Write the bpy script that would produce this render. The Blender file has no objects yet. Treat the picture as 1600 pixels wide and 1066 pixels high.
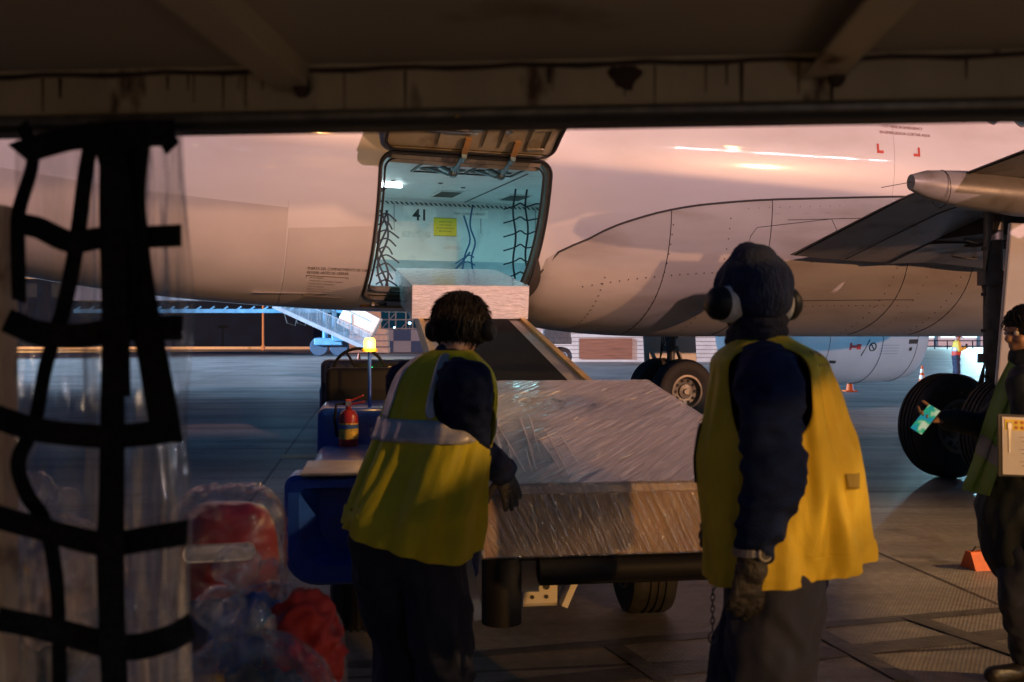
import bpy, bmesh, math, random
from mathutils import Vector, Matrix, noise, Quaternion
random.seed(7)
R = math.radians
S = bpy.context.scene
COL = S.collection
V = Vector
# ------------------------------------------------------------------ camera
EYE = 1.65; F = 1555.6; HOR = 524.0
cd = bpy.data.cameras.new('camera'); cam = bpy.data.objects.new('camera', cd); COL.objects.link(cam)
cam.location = (0, 0, EYE); cam.rotation_euler = (R(90) - math.atan(9 / F), 0, 0)
cd.lens = 35; cd.sensor_width = 36; cd.clip_start = .05; cd.clip_end = 3000
cd.dof.use_dof = True; cd.dof.focus_distance = 11.0; cd.dof.aperture_fstop = 4.0
S.camera = cam
def P(px, py, d):
    return V(((px - 800) / F * d, d, EYE - (py - HOR) / F * d))
# ------------------------------------------------------------------ world + key light
w = bpy.data.worlds.new('World'); S.world = w; w.use_nodes = True
wn = w.node_tree.nodes; wl = w.node_tree.links
bg = wn['Background']
sky = wn.new('ShaderNodeTexSky'); sky.sky_type = 'NISHITA'; sky.sun_disc = False
sky.sun_elevation = R(2); sky.sun_rotation = R(150); sky.air_density = 1.0; sky.dust_density = 0.2; sky.ozone_density = 6
tint = wn.new('ShaderNodeMix'); tint.data_type = 'RGBA'; tint.blend_type = 'MULTIPLY'
tint.inputs[0].default_value = 1.0; tint.inputs[7].default_value = (.16, .72, 1.0, 1)
wl.new(sky.outputs[0], tint.inputs[6]); nb = wn.new('ShaderNodeMix'); nb.data_type = 'RGBA'; nb.inputs[0].default_value = .7; nb.inputs[7].default_value = (.02, .20, .48, 1)
wl.new(tint.outputs[2], nb.inputs[6]); wl.new(nb.outputs[2], bg.inputs[0])
bg.inputs[1].default_value = 0.105
def lamp(name, kind, energy, color, loc=(0, 0, 0), aim=None, direction=None, parent=None, **kw):
    l = bpy.data.lights.new(name, kind); l.energy = energy; l.color = color
    for k, v_ in kw.items(): setattr(l, k, v_)
    o = bpy.data.objects.new(name, l); COL.objects.link(o); o.location = loc
    d = V(direction) if direction is not None else (V(aim) - V(loc) if aim is not None else V((0, 0, -1)))
    o.rotation_euler = d.to_track_quat('-Z', 'Y').to_euler()
    if parent: o.parent = parent
    return o
# pinkish mast floodlight (far away, so a sun lamp), from behind the camera and to the right
lamp('floodlight', 'SUN', 1.95, (1, .57, .56), direction=(-.45, .83, -.29), angle=R(.5))
# low sodium flood over the stand, from behind on the right
lamp('sodium_flood', 'SPOT', 54000, (1, .48, .25), loc=(46, -21, 5.4), aim=(-1, 14, 3.5), shadow_soft_size=.3, spot_size=R(60), spot_blend=.5)
lamp('sodium_flood', 'SPOT', 26000, (1, .48, .13), loc=(17, -31, 7.5), aim=(1.7, 4, .7), shadow_soft_size=.3, spot_size=R(13), spot_blend=.6)
lamp('sodium_flood', 'SPOT', 50000, (1, .56, .22), loc=(33, -2, 17), aim=(4.5, 5.2, 0), shadow_soft_size=.3, spot_size=R(17), spot_blend=.8)
# cold LED floods of the neighbouring stand, far to the left, and an added nacelle fill
lamp('led_flood', 'SPOT', 800000, (.42, .66, 1), loc=(-70, 44, 16), aim=(5, 58, 0), shadow_soft_size=1.2, spot_size=R(58), spot_blend=.6)
lamp('nacelle_fill', 'SPOT', 4300, (.10, .55, 1), loc=(14.5, 5.5, .9), aim=(7.6, 23, 1.15), shadow_soft_size=.2, spot_size=R(18), spot_blend=.6)  # fill lamp added low on the right to turn the far nacelle cyan
lamp('led_flood', 'SPOT', 75000, (.16, .55, 1), loc=(62, 70, 15), aim=(10, 40, 0), shadow_soft_size=1, spot_size=R(80), spot_blend=.6)
S.view_settings.view_transform = 'Standard'; S.view_settings.look = 'None'
S.view_settings.gamma = 1; S.view_settings.use_curve_mapping = False
S.view_settings.exposure = 0
S.cycles.use_denoising = True
# ------------------------------------------------------------------ materials
def nt(name):
    m = bpy.data.materials.new(name); m.use_nodes = True
    return m, m.node_tree.nodes, m.node_tree.links, m.node_tree.nodes['Principled BSDF']
def mat(name, color, rough=.5, metal=0, var=.12, vscale=6, bump=0, bscale=40, spec=.5, coat=0, stretch=(1, 1, 1),
        color2=None, c2scale=3, c2lo=.55, c2hi=.7, emit=None, es=0, detail=6, rvar=.15, sheen=0):
    m, n, l, b = nt(name)
    tc = n.new('ShaderNodeTexCoord'); mp = n.new('ShaderNodeMapping'); l.new(tc.outputs['Object'], mp.inputs[0])
    mp.inputs['Scale'].default_value = stretch
    nz = n.new('ShaderNodeTexNoise'); nz.inputs['Scale'].default_value = vscale; nz.inputs['Detail'].default_value = detail
    l.new(mp.outputs[0], nz.inputs[0])
    mx = n.new('ShaderNodeMix'); mx.data_type = 'RGBA'
    c = V(color[:3])
    mx.inputs[6].default_value = (*(c * (1 - var)), 1); mx.inputs[7].default_value = (*[min(1, x * (1 + var)) for x in c], 1)
    cr = n.new('ShaderNodeMapRange'); cr.inputs[1].default_value = .3; cr.inputs[2].default_value = .7
    l.new(nz.outputs[0], cr.inputs[0]); l.new(cr.outputs[0], mx.inputs[0])
    out = mx.outputs[2]
    if color2:
        n2 = n.new('ShaderNodeTexNoise'); n2.inputs['Scale'].default_value = c2scale; n2.inputs['Detail'].default_value = 8
        l.new(mp.outputs[0], n2.inputs[0])
        r2 = n.new('ShaderNodeMapRange'); r2.inputs[1].default_value = c2lo; r2.inputs[2].default_value = c2hi
        l.new(n2.outputs[0], r2.inputs[0])
        m2 = n.new('ShaderNodeMix'); m2.data_type = 'RGBA'; l.new(r2.outputs[0], m2.inputs[0]); l.new(out, m2.inputs[6])
        m2.inputs[7].default_value = (*color2[:3], 1); out = m2.outputs[2]
    l.new(out, b.inputs['Base Color'])
    rr = n.new('ShaderNodeMapRange'); rr.inputs[3].default_value = max(0.02, rough - rvar * rough); rr.inputs[4].default_value = min(1, rough + rvar * rough)
    l.new(nz.outputs[0], rr.inputs[0]); l.new(rr.outputs[0], b.inputs['Roughness'])
    b.inputs['Metallic'].default_value = metal; b.inputs['Specular IOR Level'].default_value = spec
    b.inputs['Coat Weight'].default_value = coat; b.inputs['Coat Roughness'].default_value = .05
    b.inputs['Sheen Weight'].default_value = sheen
    if bump:
        n3 = n.new('ShaderNodeTexNoise'); n3.inputs['Scale'].default_value = bscale; n3.inputs['Detail'].default_value = 5
        l.new(mp.outputs[0], n3.inputs[0])
        bp = n.new('ShaderNodeBump'); bp.inputs['Strength'].default_value = bump; bp.inputs['Distance'].default_value = .02
        l.new(n3.outputs[0], bp.inputs['Height']); l.new(bp.outputs[0], b.inputs['Normal'])
    if emit:
        b.inputs['Emission Color'].default_value = (*emit, 1); b.inputs['Emission Strength'].default_value = es
    return m
def film(name, base=.12, streak=.5, scale=(3, 30, 3), rot=(0, 0, 0), color=(.85, .85, .88), rough=.12, bump=.6, lo=.45, hi=.75, nscale=1.0, gloss=.05, rim=.5):
    """clear plastic: see-through, glossy, whitish where it is wrinkled"""
    m, n, l, b = nt(name)
    tc = n.new('ShaderNodeTexCoord'); mp = n.new('ShaderNodeMapping'); m0 = n.new('ShaderNodeMapping'); l.new(tc.outputs['Object'], m0.inputs[0]); m0.inputs['Rotation'].default_value = rot; l.new(m0.outputs[0], mp.inputs[0])
    mp.inputs['Scale'].default_value = scale
    nz = n.new('ShaderNodeTexNoise'); nz.inputs['Scale'].default_value = nscale; nz.inputs['Detail'].default_value = 6; nz.inputs['Distortion'].default_value = .6
    l.new(mp.outputs[0], nz.inputs[0])
    mr = n.new('ShaderNodeMapRange'); mr.inputs[1].default_value = lo; mr.inputs[2].default_value = hi
    mr.inputs[3].default_value = base; mr.inputs[4].default_value = base + streak
    l.new(nz.outputs[0], mr.inputs[0])
    b.inputs['Base Color'].default_value = (*color, 1); b.inputs['Roughness'].default_value = rough
    b.inputs['Coat Weight'].default_value = .6; b.inputs['Coat Roughness'].default_value = .06
    bp = n.new('ShaderNodeBump'); bp.inputs['Strength'].default_value = bump; bp.inputs['Distance'].default_value = .03
    l.new(nz.outputs[0], bp.inputs['Height']); l.new(bp.outputs[0], b.inputs['Normal'])
    gl = n.new('ShaderNodeBsdfGlossy'); gl.inputs['Roughness'].default_value = .08; gl.inputs['Color'].default_value = (.9, .9, .95, 1)
    l.new(bp.outputs[0], gl.inputs['Normal'])
    tr = n.new('ShaderNodeBsdfTransparent')
    fr = n.new('ShaderNodeLayerWeight'); fr.inputs[0].default_value = .25; l.new(bp.outputs[0], fr.inputs['Normal'])
    fs = n.new('ShaderNodeMath'); fs.operation = 'MULTIPLY'; fs.inputs[1].default_value = rim; l.new(fr.outputs[0], fs.inputs[0])
    fa = n.new('ShaderNodeMath'); fa.operation = 'ADD'; fa.inputs[1].default_value = gloss; l.new(fs.outputs[0], fa.inputs[0])
    m1 = n.new('ShaderNodeMixShader'); l.new(fa.outputs[0], m1.inputs[0]); l.new(tr.outputs[0], m1.inputs[1]); l.new(gl.outputs[0], m1.inputs[2])
    m2 = n.new('ShaderNodeMixShader'); l.new(mr.outputs[0], m2.inputs[0]); l.new(m1.outputs[0], m2.inputs[1]); l.new(b.outputs[0], m2.inputs[2])
    l.new(m2.outputs[0], n['Material Output'].inputs[0])
    return m
M = dict(
    paint=mat('aircraft_white_paint', (.74, .73, .72), .30, var=.05, vscale=1.2, bump=.02, bscale=1.6, coat=.8, color2=(.60, .57, .54), c2scale=.9, c2lo=.55, c2hi=.8, stretch=(.5, 1, 1.6)),
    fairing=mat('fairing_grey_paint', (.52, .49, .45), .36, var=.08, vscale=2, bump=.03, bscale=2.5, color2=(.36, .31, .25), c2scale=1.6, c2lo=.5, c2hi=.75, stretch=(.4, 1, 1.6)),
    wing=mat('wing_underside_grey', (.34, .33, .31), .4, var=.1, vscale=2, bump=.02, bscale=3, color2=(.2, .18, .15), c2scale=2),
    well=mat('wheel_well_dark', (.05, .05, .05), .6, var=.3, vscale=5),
    seam=mat('seam_sealant', (.05, .045, .04), .7),
    doorin=mat('door_inner_primer', (.42, .37, .24), .5, var=.12, vscale=4, bump=.05, bscale=12, color2=(.25, .2, .12), c2scale=4),
    seal=mat('rubber_seal', (.03, .028, .025), .6),
    lining=mat('hold_lining_panel', (.72, .74, .73), .45, var=.06, vscale=3, color2=(.5, .52, .52), c2scale=5, c2lo=.55, c2hi=.85),
    steel=mat('brushed_steel', (.45, .45, .46), .35, metal=.9, var=.15, vscale=20),
    darkmetal=mat('dark_oily_metal', (.10, .10, .10), .45, metal=.5, var=.3, vscale=9, bump=.1, bscale=20),
    rubber=mat('tyre_rubber', (.028, .028, .03), .62, var=.3, vscale=12, bump=.08, bscale=60),
    rim=mat('wheel_rim_paint', (.22, .20, .17), .4, metal=.4, var=.2, vscale=8, color2=(.12, .10, .08), c2scale=9),
    yellow=mat('yellow_placard', (.85, .66, .04), .5, var=.06),
    black=mat('black_print', (.03, .03, .03), .6),
    red=mat('red_print', (.55, .04, .03), .5),
    nacelle=mat('nacelle_grey_blue', (.50, .56, .60), .3, var=.06, vscale=2, coat=.2),
    glass=mat('window_glass', (.05, .10, .12), .08, var=.1),
    strap=mat('cargo_webbing', (.035, .05, .07), .8, var=.3, vscale=60),
    bluestrap=mat('blue_webbing', (.03, .10, .22), .75, var=.25, vscale=60),
)
# ------------------------------------------------------------------ mesh helpers
def link(name, me, parent=None, m=None):
    o = bpy.data.objects.new(name, me); COL.objects.link(o)
    if parent: o.parent = parent
    if m: 
        for x in (m if isinstance(m, (list, tuple)) else [m]): me.materials.append(x)
    return o
def tag(o, label=None, cat=None, group=None, kind=None):
    if label: o['label'] = label
    if cat: o['category'] = cat
    if group: o['group'] = group
    if kind: o['kind'] = kind
    return o
def empty(name, loc=(0, 0, 0), rz=0):
    o = bpy.data.objects.new(name, None); COL.objects.link(o); o.location = loc; o.rotation_euler = (0, 0, rz); o.empty_display_size = .2
    return o
def perp(d):
    d = d.normalized(); a = V((0, 0, 1)) if abs(d.z) < .9 else V((1, 0, 0))
    u = d.cross(a).normalized(); return u, d.cross(u).normalized()
class MB:
    def __init__(s): s.v = []; s.f = []; s.mi = []; s.cur = 0
    def add(s, vs, fs):
        k = len(s.v); s.v += [V(a) for a in vs]; s.f += [[i + k for i in f] for f in fs]; s.mi += [s.cur] * len(fs); return s
    def box(s, c, size, rot=None):
        x, y, z = [a / 2 for a in size]; c = V(c)
        vs = [V((i * x, j * y, k * z)) for i in (-1, 1) for j in (-1, 1) for k in (-1, 1)]
        if rot is not None: vs = [rot @ a for a in vs]
        return s.add([a + c for a in vs], [(0, 1, 3, 2), (4, 6, 7, 5), (0, 4, 5, 1), (2, 3, 7, 6), (0, 2, 6, 4), (1, 5, 7, 3)])
    def rbox(s, c, size, r=.02, rot=None, seg=2):
        bm = bmesh.new(); bmesh.ops.create_cube(bm, size=1)
        bmesh.ops.scale(bm, vec=size, verts=bm.verts)
        bmesh.ops.bevel(bm, geom=bm.edges[:], offset=r, segments=seg, affect='EDGES', profile=.5)
        bm.verts.index_update()
        vs = [((rot @ v.co) if rot is not None else v.co.copy()) + V(c) for v in bm.verts]
        fs = [[v.index for v in f.verts] for f in bm.faces]; bm.free()
        return s.add(vs, fs)
    def bar(s, a, b, w_, h, up=(0, 0, 1)):
        a, b = V(a), V(b); d = (b - a).normalized(); u = V(up); x = d.cross(u)
        if x.length < 1e-4: x = d.cross(V((1, 0, 0)))
        x.normalize(); y = x.cross(d).normalized()
        vs = [p + x * i * w_ / 2 + y * j * h / 2 for p in (a, b) for i, j in ((-1, -1), (1, -1), (1, 1), (-1, 1))]
        return s.add(vs, [(0, 3, 2, 1), (4, 5, 6, 7), (0, 1, 5, 4), (1, 2, 6, 5), (2, 3, 7, 6), (3, 0, 4, 7)])
    def tube(s, pts, r, seg=8, cap=True):
        pts = [V(p) for p in pts]; rs = r if isinstance(r, (list, tuple)) else [r] * len(pts)
        rings = []; u = None
        for i, p in enumerate(pts):
            d = (pts[min(i + 1, len(pts) - 1)] - pts[max(i - 1, 0)])
            if d.length < 1e-9: d = V((0, 0, 1))
            d.normalize()
            if u is None: u, _ = perp(d)
            u = (u - d * u.dot(d)).normalized(); v_ = d.cross(u)
            rings.append([p + (u * math.cos(t) + v_ * math.sin(t)) * rs[i] for t in [2 * math.pi * k / seg for k in range(seg)]])
        return s.loft(rings, cap=cap)
    def loft(s, rings, cap=True, closed=True, loop=False):
        n = len(rings[0]); vs = [p for r_ in rings for p in r_]; fs = []
        m_ = len(rings)
        for i in range(m_ if loop else m_ - 1):
            i2 = (i + 1) % m_
            for k in range(n if closed else n - 1):
                k2 = (k + 1) % n; fs.append((i * n + k, i * n + k2, i2 * n + k2, i2 * n + k))
        if cap and closed and not loop: fs.append(tuple(range(n))[::-1]); fs.append(tuple((m_ - 1) * n + k for k in range(n)))
        return s.add(vs, fs)
    def lathe(s, prof, c=(0, 0, 0), axis=(0, 0, 1), seg=24, cap=True):
        """prof: list of (radius, height along axis)"""
        ax = V(axis).normalized(); u, v_ = perp(ax); c = V(c)
        return s.loft([[c + ax * h + (u * math.cos(t) + v_ * math.sin(t)) * max(r_, 1e-4) for t in [2 * math.pi * k / seg for k in range(seg)]] for r_, h in prof], cap=cap)
    def cyl(s, a, b, r, r2=None, seg=16):
        a, b = V(a), V(b); return s.lathe([(r, 0), (r if r2 is None else r2, (b - a).length)], a, b - a, seg)
    def ell(s, c, rad, rot=None, seg=16, rings=10):
        c = V(c); rr = []
        for i in range(rings + 1):
            ph = math.pi * i / rings
            ring = []
            for k in range(seg):
                t = 2 * math.pi * k / seg; p = V((math.sin(ph) * math.cos(t) * rad[0], math.sin(ph) * math.sin(t) * rad[1], math.cos(ph) * rad[2]))
                if ph < 1e-6 or ph > math.pi - 1e-6: p += V((math.cos(t), math.sin(t), 0)) * 1e-4
                ring.append((rot @ p if rot is not None else p) + c)
            rr.append(ring)
        return s.loft(rr)
    def cap2(s, a, b, ra, rb, side=None, da=None, db=None, seg=14):
        """tapered capsule; with `side` the half-width along side is ra/rb and the depth is da/db"""
        a, b = V(a), V(b); d = b - a; L = d.length; d.normalize()
        if side is None: u, v_ = perp(d); da, db = ra, rb
        else:
            u = V(side); u = (u - d * u.dot(d)).normalized(); v_ = d.cross(u)
        ea, eb = min(ra, da), min(rb, db)
        rr = []
        for i in range(5):
            t = math.pi / 2 * i / 4; k = max(math.sin(t), .01)
            rr.append((a - d * ea * math.cos(t), ra * k, da * k))
        for i in range(5):
            t = math.pi / 2 * (1 - i / 4); k = max(math.sin(t), .01)
            rr.append((b + d * eb * math.cos(t), rb * k, db * k))
        return s.loft([[c + u * (x * math.cos(q)) + v_ * (y * math.sin(q)) for q in [2 * math.pi * j / seg for j in range(seg)]] for c, x, y in rr])
    def grid(s, fn, nu, nv, wrap=False):
        vs = [fn(i / (nu - 1), j / (nv - 1)) for i in range(nu) for j in range(nv)]
        return s.add(vs, [(i * nv + j, i * nv + j + 1, (i + 1) * nv + j + 1, (i + 1) * nv + j) for i in range(nu - 1) for j in range(nv - 1)])
    def mesh(s, name, off=V((0, 0, 0))):
        me = bpy.data.meshes.new(name); me.from_pydata([tuple(a - off) for a in s.v], [], s.f); me.update()
        if me.validate(): print('INVALID MESH', name)
        return me
    def build(s, name, m=None, parent=None, smooth=False, off=V((0, 0, 0)), recalc=True, sharp=40):
        me = s.mesh(name, V(off))
        for p, i in zip(me.polygons, s.mi): p.material_index = i
        if recalc:
            bm = bmesh.new(); bm.from_mesh(me); bmesh.ops.recalc_face_normals(bm, faces=bm.faces); bm.to_mesh(me); bm.free()
        if smooth:
            me.polygons.foreach_set('use_smooth', [True] * len(me.polygons)); me.set_sharp_from_angle(angle=R(sharp))
        return link(name, me, parent, m)
def evalmesh(o):
    dg = bpy.context.evaluated_depsgraph_get(); me = bpy.data.meshes.new_from_object(o.evaluated_get(dg)); return me
def blob(mb, name, m=None, parent=None, voxel=.012, smooth=6, off=V((0, 0, 0)), disp=None, post=None, solid=0):
    me = mb.mesh(name + '_src', V(off)); o = bpy.data.objects.new(name, me); COL.objects.link(o)
    bm = bmesh.new(); bm.from_mesh(me); bmesh.ops.recalc_face_normals(bm, faces=bm.faces); bm.to_mesh(me); bm.free()
    r_ = o.modifiers.new('r', 'REMESH'); r_.mode = 'VOXEL'; r_.voxel_size = voxel
    if smooth:
        s_ = o.modifiers.new('s', 'SMOOTH'); s_.iterations = smooth; s_.factor = .5
    me2 = evalmesh(o); o.modifiers.clear()
    if disp:
        me2.update(); ns = [v_.normal.copy() for v_ in me2.vertices]
        for v_, n_ in zip(me2.vertices, ns): v_.co += n_ * disp(v_.co, n_)
    if post:
        bm = bmesh.new(); bm.from_mesh(me2); post(bm); bm.to_mesh(me2); bm.free()
    me2.polygons.foreach_set('use_smooth', [True] * len(me2.polygons))
    old = o.data; o.data = me2; bpy.data.meshes.remove(old); me2.name = name
    if solid:
        q = o.modifiers.new('t', 'SOLIDIFY'); q.thickness = solid; q.offset = 1
        me3 = evalmesh(o); o.modifiers.clear(); o.data = me3; me3.polygons.foreach_set('use_smooth', [True] * len(me3.polygons))
    if parent: o.parent = parent
    o.data.materials.clear()
    for x in (m if isinstance(m, (list, tuple)) else [m]):
        if x: o.data.materials.append(x)
    return o
def text_mesh(txt, size, bold=False):
    c = bpy.data.curves.new('t', 'FONT'); c.body = txt; c.size = size; c.align_x = 'LEFT'; c.resolution_u = 2
    if bold: c.offset = size * .02
    o = bpy.data.objects.new('t', c); COL.objects.link(o); bpy.context.view_layer.update()
    me = evalmesh(o); bpy.data.objects.remove(o); return me
def text_on(txt, size, fn, name, m, parent, bold=False, center=False):
    """letters laid on a surface; fn(u,v)->point"""
    me = text_mesh(txt, size, bold)
    xs = [v_.co.x for v_ in me.vertices]; sh = (min(xs) + max(xs)) / 2 if center else 0
    for v_ in me.vertices: v_.co = fn(v_.co.x - sh, v_.co.y)
    me.materials.clear()
    return link(name, me, parent, m)
# ------------------------------------------------------------------ ground
def ground():
    m, n, l, b = nt('apron_concrete')
    tc = n.new('ShaderNodeTexCoord')
    mp = n.new('ShaderNodeMapping'); l.new(tc.outputs['Object'], mp.inputs[0]); mp.inputs['Rotation'].default_value = (0, 0, R(-6))
    n1 = n.new('ShaderNodeTexNoise'); n1.inputs['Scale'].default_value = .35; n1.inputs['Detail'].default_value = 9; l.new(mp.outputs[0], n1.inputs[0])
    n2 = n.new('ShaderNodeTexNoise'); n2.inputs['Scale'].default_value = 14; n2.inputs['Detail'].default_value = 8; l.new(mp.outputs[0], n2.inputs[0])
    a = n.new('ShaderNodeMix'); a.data_type = 'RGBA'; a.inputs[6].default_value = (.15, .14, .125, 1); a.inputs[7].default_value = (.33, .31, .28, 1)
    r1 = n.new('ShaderNodeMapRange'); r1.inputs[1].default_value = .3; r1.inputs[2].default_value = .7; l.new(n1.outputs[0], r1.inputs[0]); l.new(r1.outputs[0], a.inputs[0])
    c = n.new('ShaderNodeMix'); c.data_type = 'RGBA'; c.blend_type = 'MULTIPLY'; c.inputs[0].default_value = .7; l.new(a.outputs[2], c.inputs[6])
    r2 = n.new('ShaderNodeMapRange'); r2.inputs[1].default_value = .25; r2.inputs[2].default_value = .75; r2.inputs[3].default_value = .55; r2.inputs[4].default_value = 1.25
    l.new(n2.outputs[0], r2.inputs[0]); l.new(r2.outputs[0], c.inputs[7])
    # tyre scuffs and spills, long and thin
    mp3 = n.new('ShaderNodeMapping'); l.new(tc.outputs['Object'], mp3.inputs[0]); mp3.inputs['Rotation'].default_value = (0, 0, R(-14)); mp3.inputs['Scale'].default_value = (.12, 1.3, 1)
    n3 = n.new('ShaderNodeTexNoise'); n3.inputs['Scale'].default_value = 1.4; n3.inputs['Detail'].default_value = 5; n3.inputs['Distortion'].default_value = .4; l.new(mp3.outputs[0], n3.inputs[0])
    r3 = n.new('ShaderNodeMapRange'); r3.inputs[1].default_value = .5; r3.inputs[2].default_value = .66; r3.inputs[3].default_value = 0; r3.inputs[4].default_value = .55; l.new(n3.outputs[0], r3.inputs[0])
    e = n.new('ShaderNodeMix'); e.data_type = 'RGBA'; e.inputs[7].default_value = (.07, .065, .06, 1); l.new(r3.outputs[0], e.inputs[0]); l.new(c.outputs[2], e.inputs[6])
    ns = n.new('ShaderNodeTexNoise'); ns.inputs['Scale'].default_value = 1.7; ns.inputs['Detail'].default_value = 7; l.new(tc.outputs['Object'], ns.inputs[0])
    rs = n.new('ShaderNodeMapRange'); rs.inputs[1].default_value = .60; rs.inputs[2].default_value = .70; rs.inputs[3].default_value = 0; rs.inputs[4].default_value = .6; l.new(ns.outputs[0], rs.inputs[0])
    es_ = n.new('ShaderNodeMix'); es_.data_type = 'RGBA'; es_.inputs[7].default_value = (.05, .04, .032, 1); l.new(rs.outputs[0], es_.inputs[0]); l.new(e.outputs[2], es_.inputs[6]); e = es_
    # slab joints
    br = n.new('ShaderNodeTexBrick'); br.offset = 0; br.inputs['Scale'].default_value = 1; br.inputs['Brick Width'].default_value = 5.0; br.inputs['Row Height'].default_value = 5.0
    br.inputs['Mortar Size'].default_value = .02; br.inputs['Mortar Smooth'].default_value = .1
    br.inputs['Color1'].default_value = br.inputs['Color2'].default_value = (1, 1, 1, 1); br.inputs['Mortar'].default_value = (.25, .22, .2, 1)
    mpb = n.new('ShaderNodeMapping'); l.new(tc.outputs['Object'], mpb.inputs[0]); mpb.inputs['Rotation'].default_value = (0, 0, R(-8)); mpb.inputs['Location'].default_value = (1.2, .15, 0)
    l.new(mpb.outputs[0], br.inputs[0])
    g = n.new('ShaderNodeMix'); g.data_type = 'RGBA'; g.blend_type = 'MULTIPLY'; g.inputs[0].default_value = 1; l.new(e.outputs[2], g.inputs[6]); l.new(br.outputs[0], g.inputs[7])
    l.new(g.outputs[2], b.inputs['Base Color'])
    rr = n.new('ShaderNodeMapRange'); rr.inputs[3].default_value = .34; rr.inputs[4].default_value = .62; l.new(n3.outputs[0], rr.inputs[0]); l.new(rr.outputs[0], b.inputs['Roughness'])
    # broom finish
    wv = n.new('ShaderNodeTexWave'); wv.inputs['Scale'].default_value = 15; wv.inputs['Distortion'].default_value = .8; wv.inputs['Detail'].default_value = 2; wv.inputs['Detail Scale'].default_value = 2
    mpw = n.new('ShaderNodeMapping'); l.new(tc.outputs['Object'], mpw.inputs[0]); mpw.inputs['Rotation'].default_value = (0, 0, R(28)); l.new(mpw.outputs[0], wv.inputs[0])
    ad = n.new('ShaderNodeMath'); ad.operation = 'ADD'; l.new(wv.outputs['Fac'], ad.inputs[0]); l.new(n2.outputs[0], ad.inputs[1])
    bp = n.new('ShaderNodeBump'); bp.inputs['Strength'].default_value = .2; bp.inputs['Distance'].default_value = .006; l.new(ad.outputs[0], bp.inputs['Height']); l.new(bp.outputs[0], b.inputs['Normal'])
    mb = MB(); mb.add([(-700, -300, 0), (700, -300, 0), (700, 1500, 0), (-700, 1500, 0)], [(0, 1, 2, 3)])
    tag(mb.build('ground', m), kind='structure')
    st = mat('drain_channel_steel', (.10, .095, .085), .5, metal=.3, var=.35, vscale=8, bump=.2, bscale=30)
    cn = mat('channel_edge_concrete', (.22, .19, .15), .7, var=.25, vscale=7, bump=.3, bscale=30)
    # trench covers crossing the near ground
    mb = MB()
    def strip(a, b_, wd, z):
        a, b_ = V(a), V(b_); d = (b_ - a).normalized(); q = V((-d.y, d.x, 0)) * wd / 2
        mb.add([a - q + V((0, 0, z)), b_ - q + V((0, 0, z)), b_ + q + V((0, 0, z)), a + q + V((0, 0, z))], [(0, 1, 2, 3)])
    G = lambda px, py: V(((px - 800) / F * (EYE * F / (py - HOR)), EYE * F / (py - HOR), 0))
    strip(G(560, 1048) + V((-.3, 0, 0)), G(1640, 948), .10, .004)
    mb.cur = 0
    strip(G(560, 1100), G(1640, 985), .16, .004)
    strip(G(1270, 985), G(1420, 1066), .11, .008); strip(G(960, 1012), G(1040, 1066), .10, .008); strip(G(1420, 965), G(1640, 1040), .12, .008)
    tag(mb.build('drain_strip', st), kind='structure')
    # painted line
    pl = mat('road_line_paint', (.55, .47, .28), .6, var=.25, vscale=20)
    mb = MB(); a, b_ = G(438, 716), G(500, 709)
    mb.add([G(438, 717) + V((0, 0, .004)), G(640, 713) + V((0, 0, .004)), G(640, 708) + V((0, 0, .004)), G(441, 711) + V((0, 0, .004))], [(0, 1, 2, 3)])
    tag(mb.build('road_marking', pl), kind='structure')
    mb = MB(); mb.add([G(-400, 604) + V((0, 0, .004)), G(1000, 562) + V((0, 0, .004)), G(1000, 561) + V((0, 0, .004)), G(-400, 602) + V((0, 0, .004))], [(0, 1, 2, 3)])
    return G
G = ground()
# ------------------------------------------------------------------ AIRLINER  (local x = forward, y = away from the camera)
YAW = R(19)
plane = empty('airliner', (4.27, 15.41, 0), YAW)
tag(plane, 'white airliner with its aft cargo hold door open, parked on the apron at night', 'aeroplane')
EX = V((math.cos(YAW), math.sin(YAW), 0)); EY = V((-math.sin(YAW), math.cos(YAW), 0)); PO = V((4.27, 15.41, 0))
def loc2w(p): p = V(p); return PO + EX * p.x + EY * p.y + V((0, 0, p.z))
def lerp_tab(tab, x):
    if x <= tab[0][0]: return tab[0][1]
    for (a, b), (c, d) in zip(tab, tab[1:]):
        if x <= c:
            t = (x - a) / (c - a); t = t * t * (3 - 2 * t) if len(tab) > 99 else t
            return b + (d - b) * t
    return tab[-1][1]
BOT = [(-22, 5.0), (-18, 4.15), (-14, 3.15), (-12.3, 2.7), (-10.75, 2.34), (-9.6, 2.17), (-8.4, 2.06), (-7.2, 1.98), (-6, 1.95), (8, 1.95), (14, 2.0), (16, 2.3), (18, 3.0), (19.2, 3.9)]
TOP = [(-22, 5.9), (-14, 6.03), (-8, 6.09), (12, 6.09), (15, 5.7), (17, 5.1), (18.4, 4.5), (19.2, 4.0)]
def sec(x):
    lo = sum(lerp_tab(BOT, x + d) for d in (-.9, -.45, 0, .45, .9)) / 5; hi = sum(lerp_tab(TOP, x + d) for d in (-.6, 0, .6)) / 3
    b = (hi - lo) / 2; a = 1.975 * min(1, (b / 2.07) ** .75); return (hi + lo) / 2, a, b
def fus(x, th, off=0):
    """th: 0 = bottom, growing towards the camera side (y<0)"""
    c, a, b = sec(x); return V((x, -(a + off) * math.sin(th), c - (b + off) * math.cos(th)))
def th_at(x, z):
    c, a, b = sec(x); return math.acos(max(-1, min(1, (c - z) / b)))
def fz(x, z, off=0): return fus(x, th_at(x, z), off)
DX0, DX1 = -6.76, -4.69; DT0, DT1 = th_at(-5.7, 2.10), th_at(-5.7, 3.74)
def frange(a, b, n): return [a + (b - a) * i / n for i in range(n + 1)]
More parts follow.
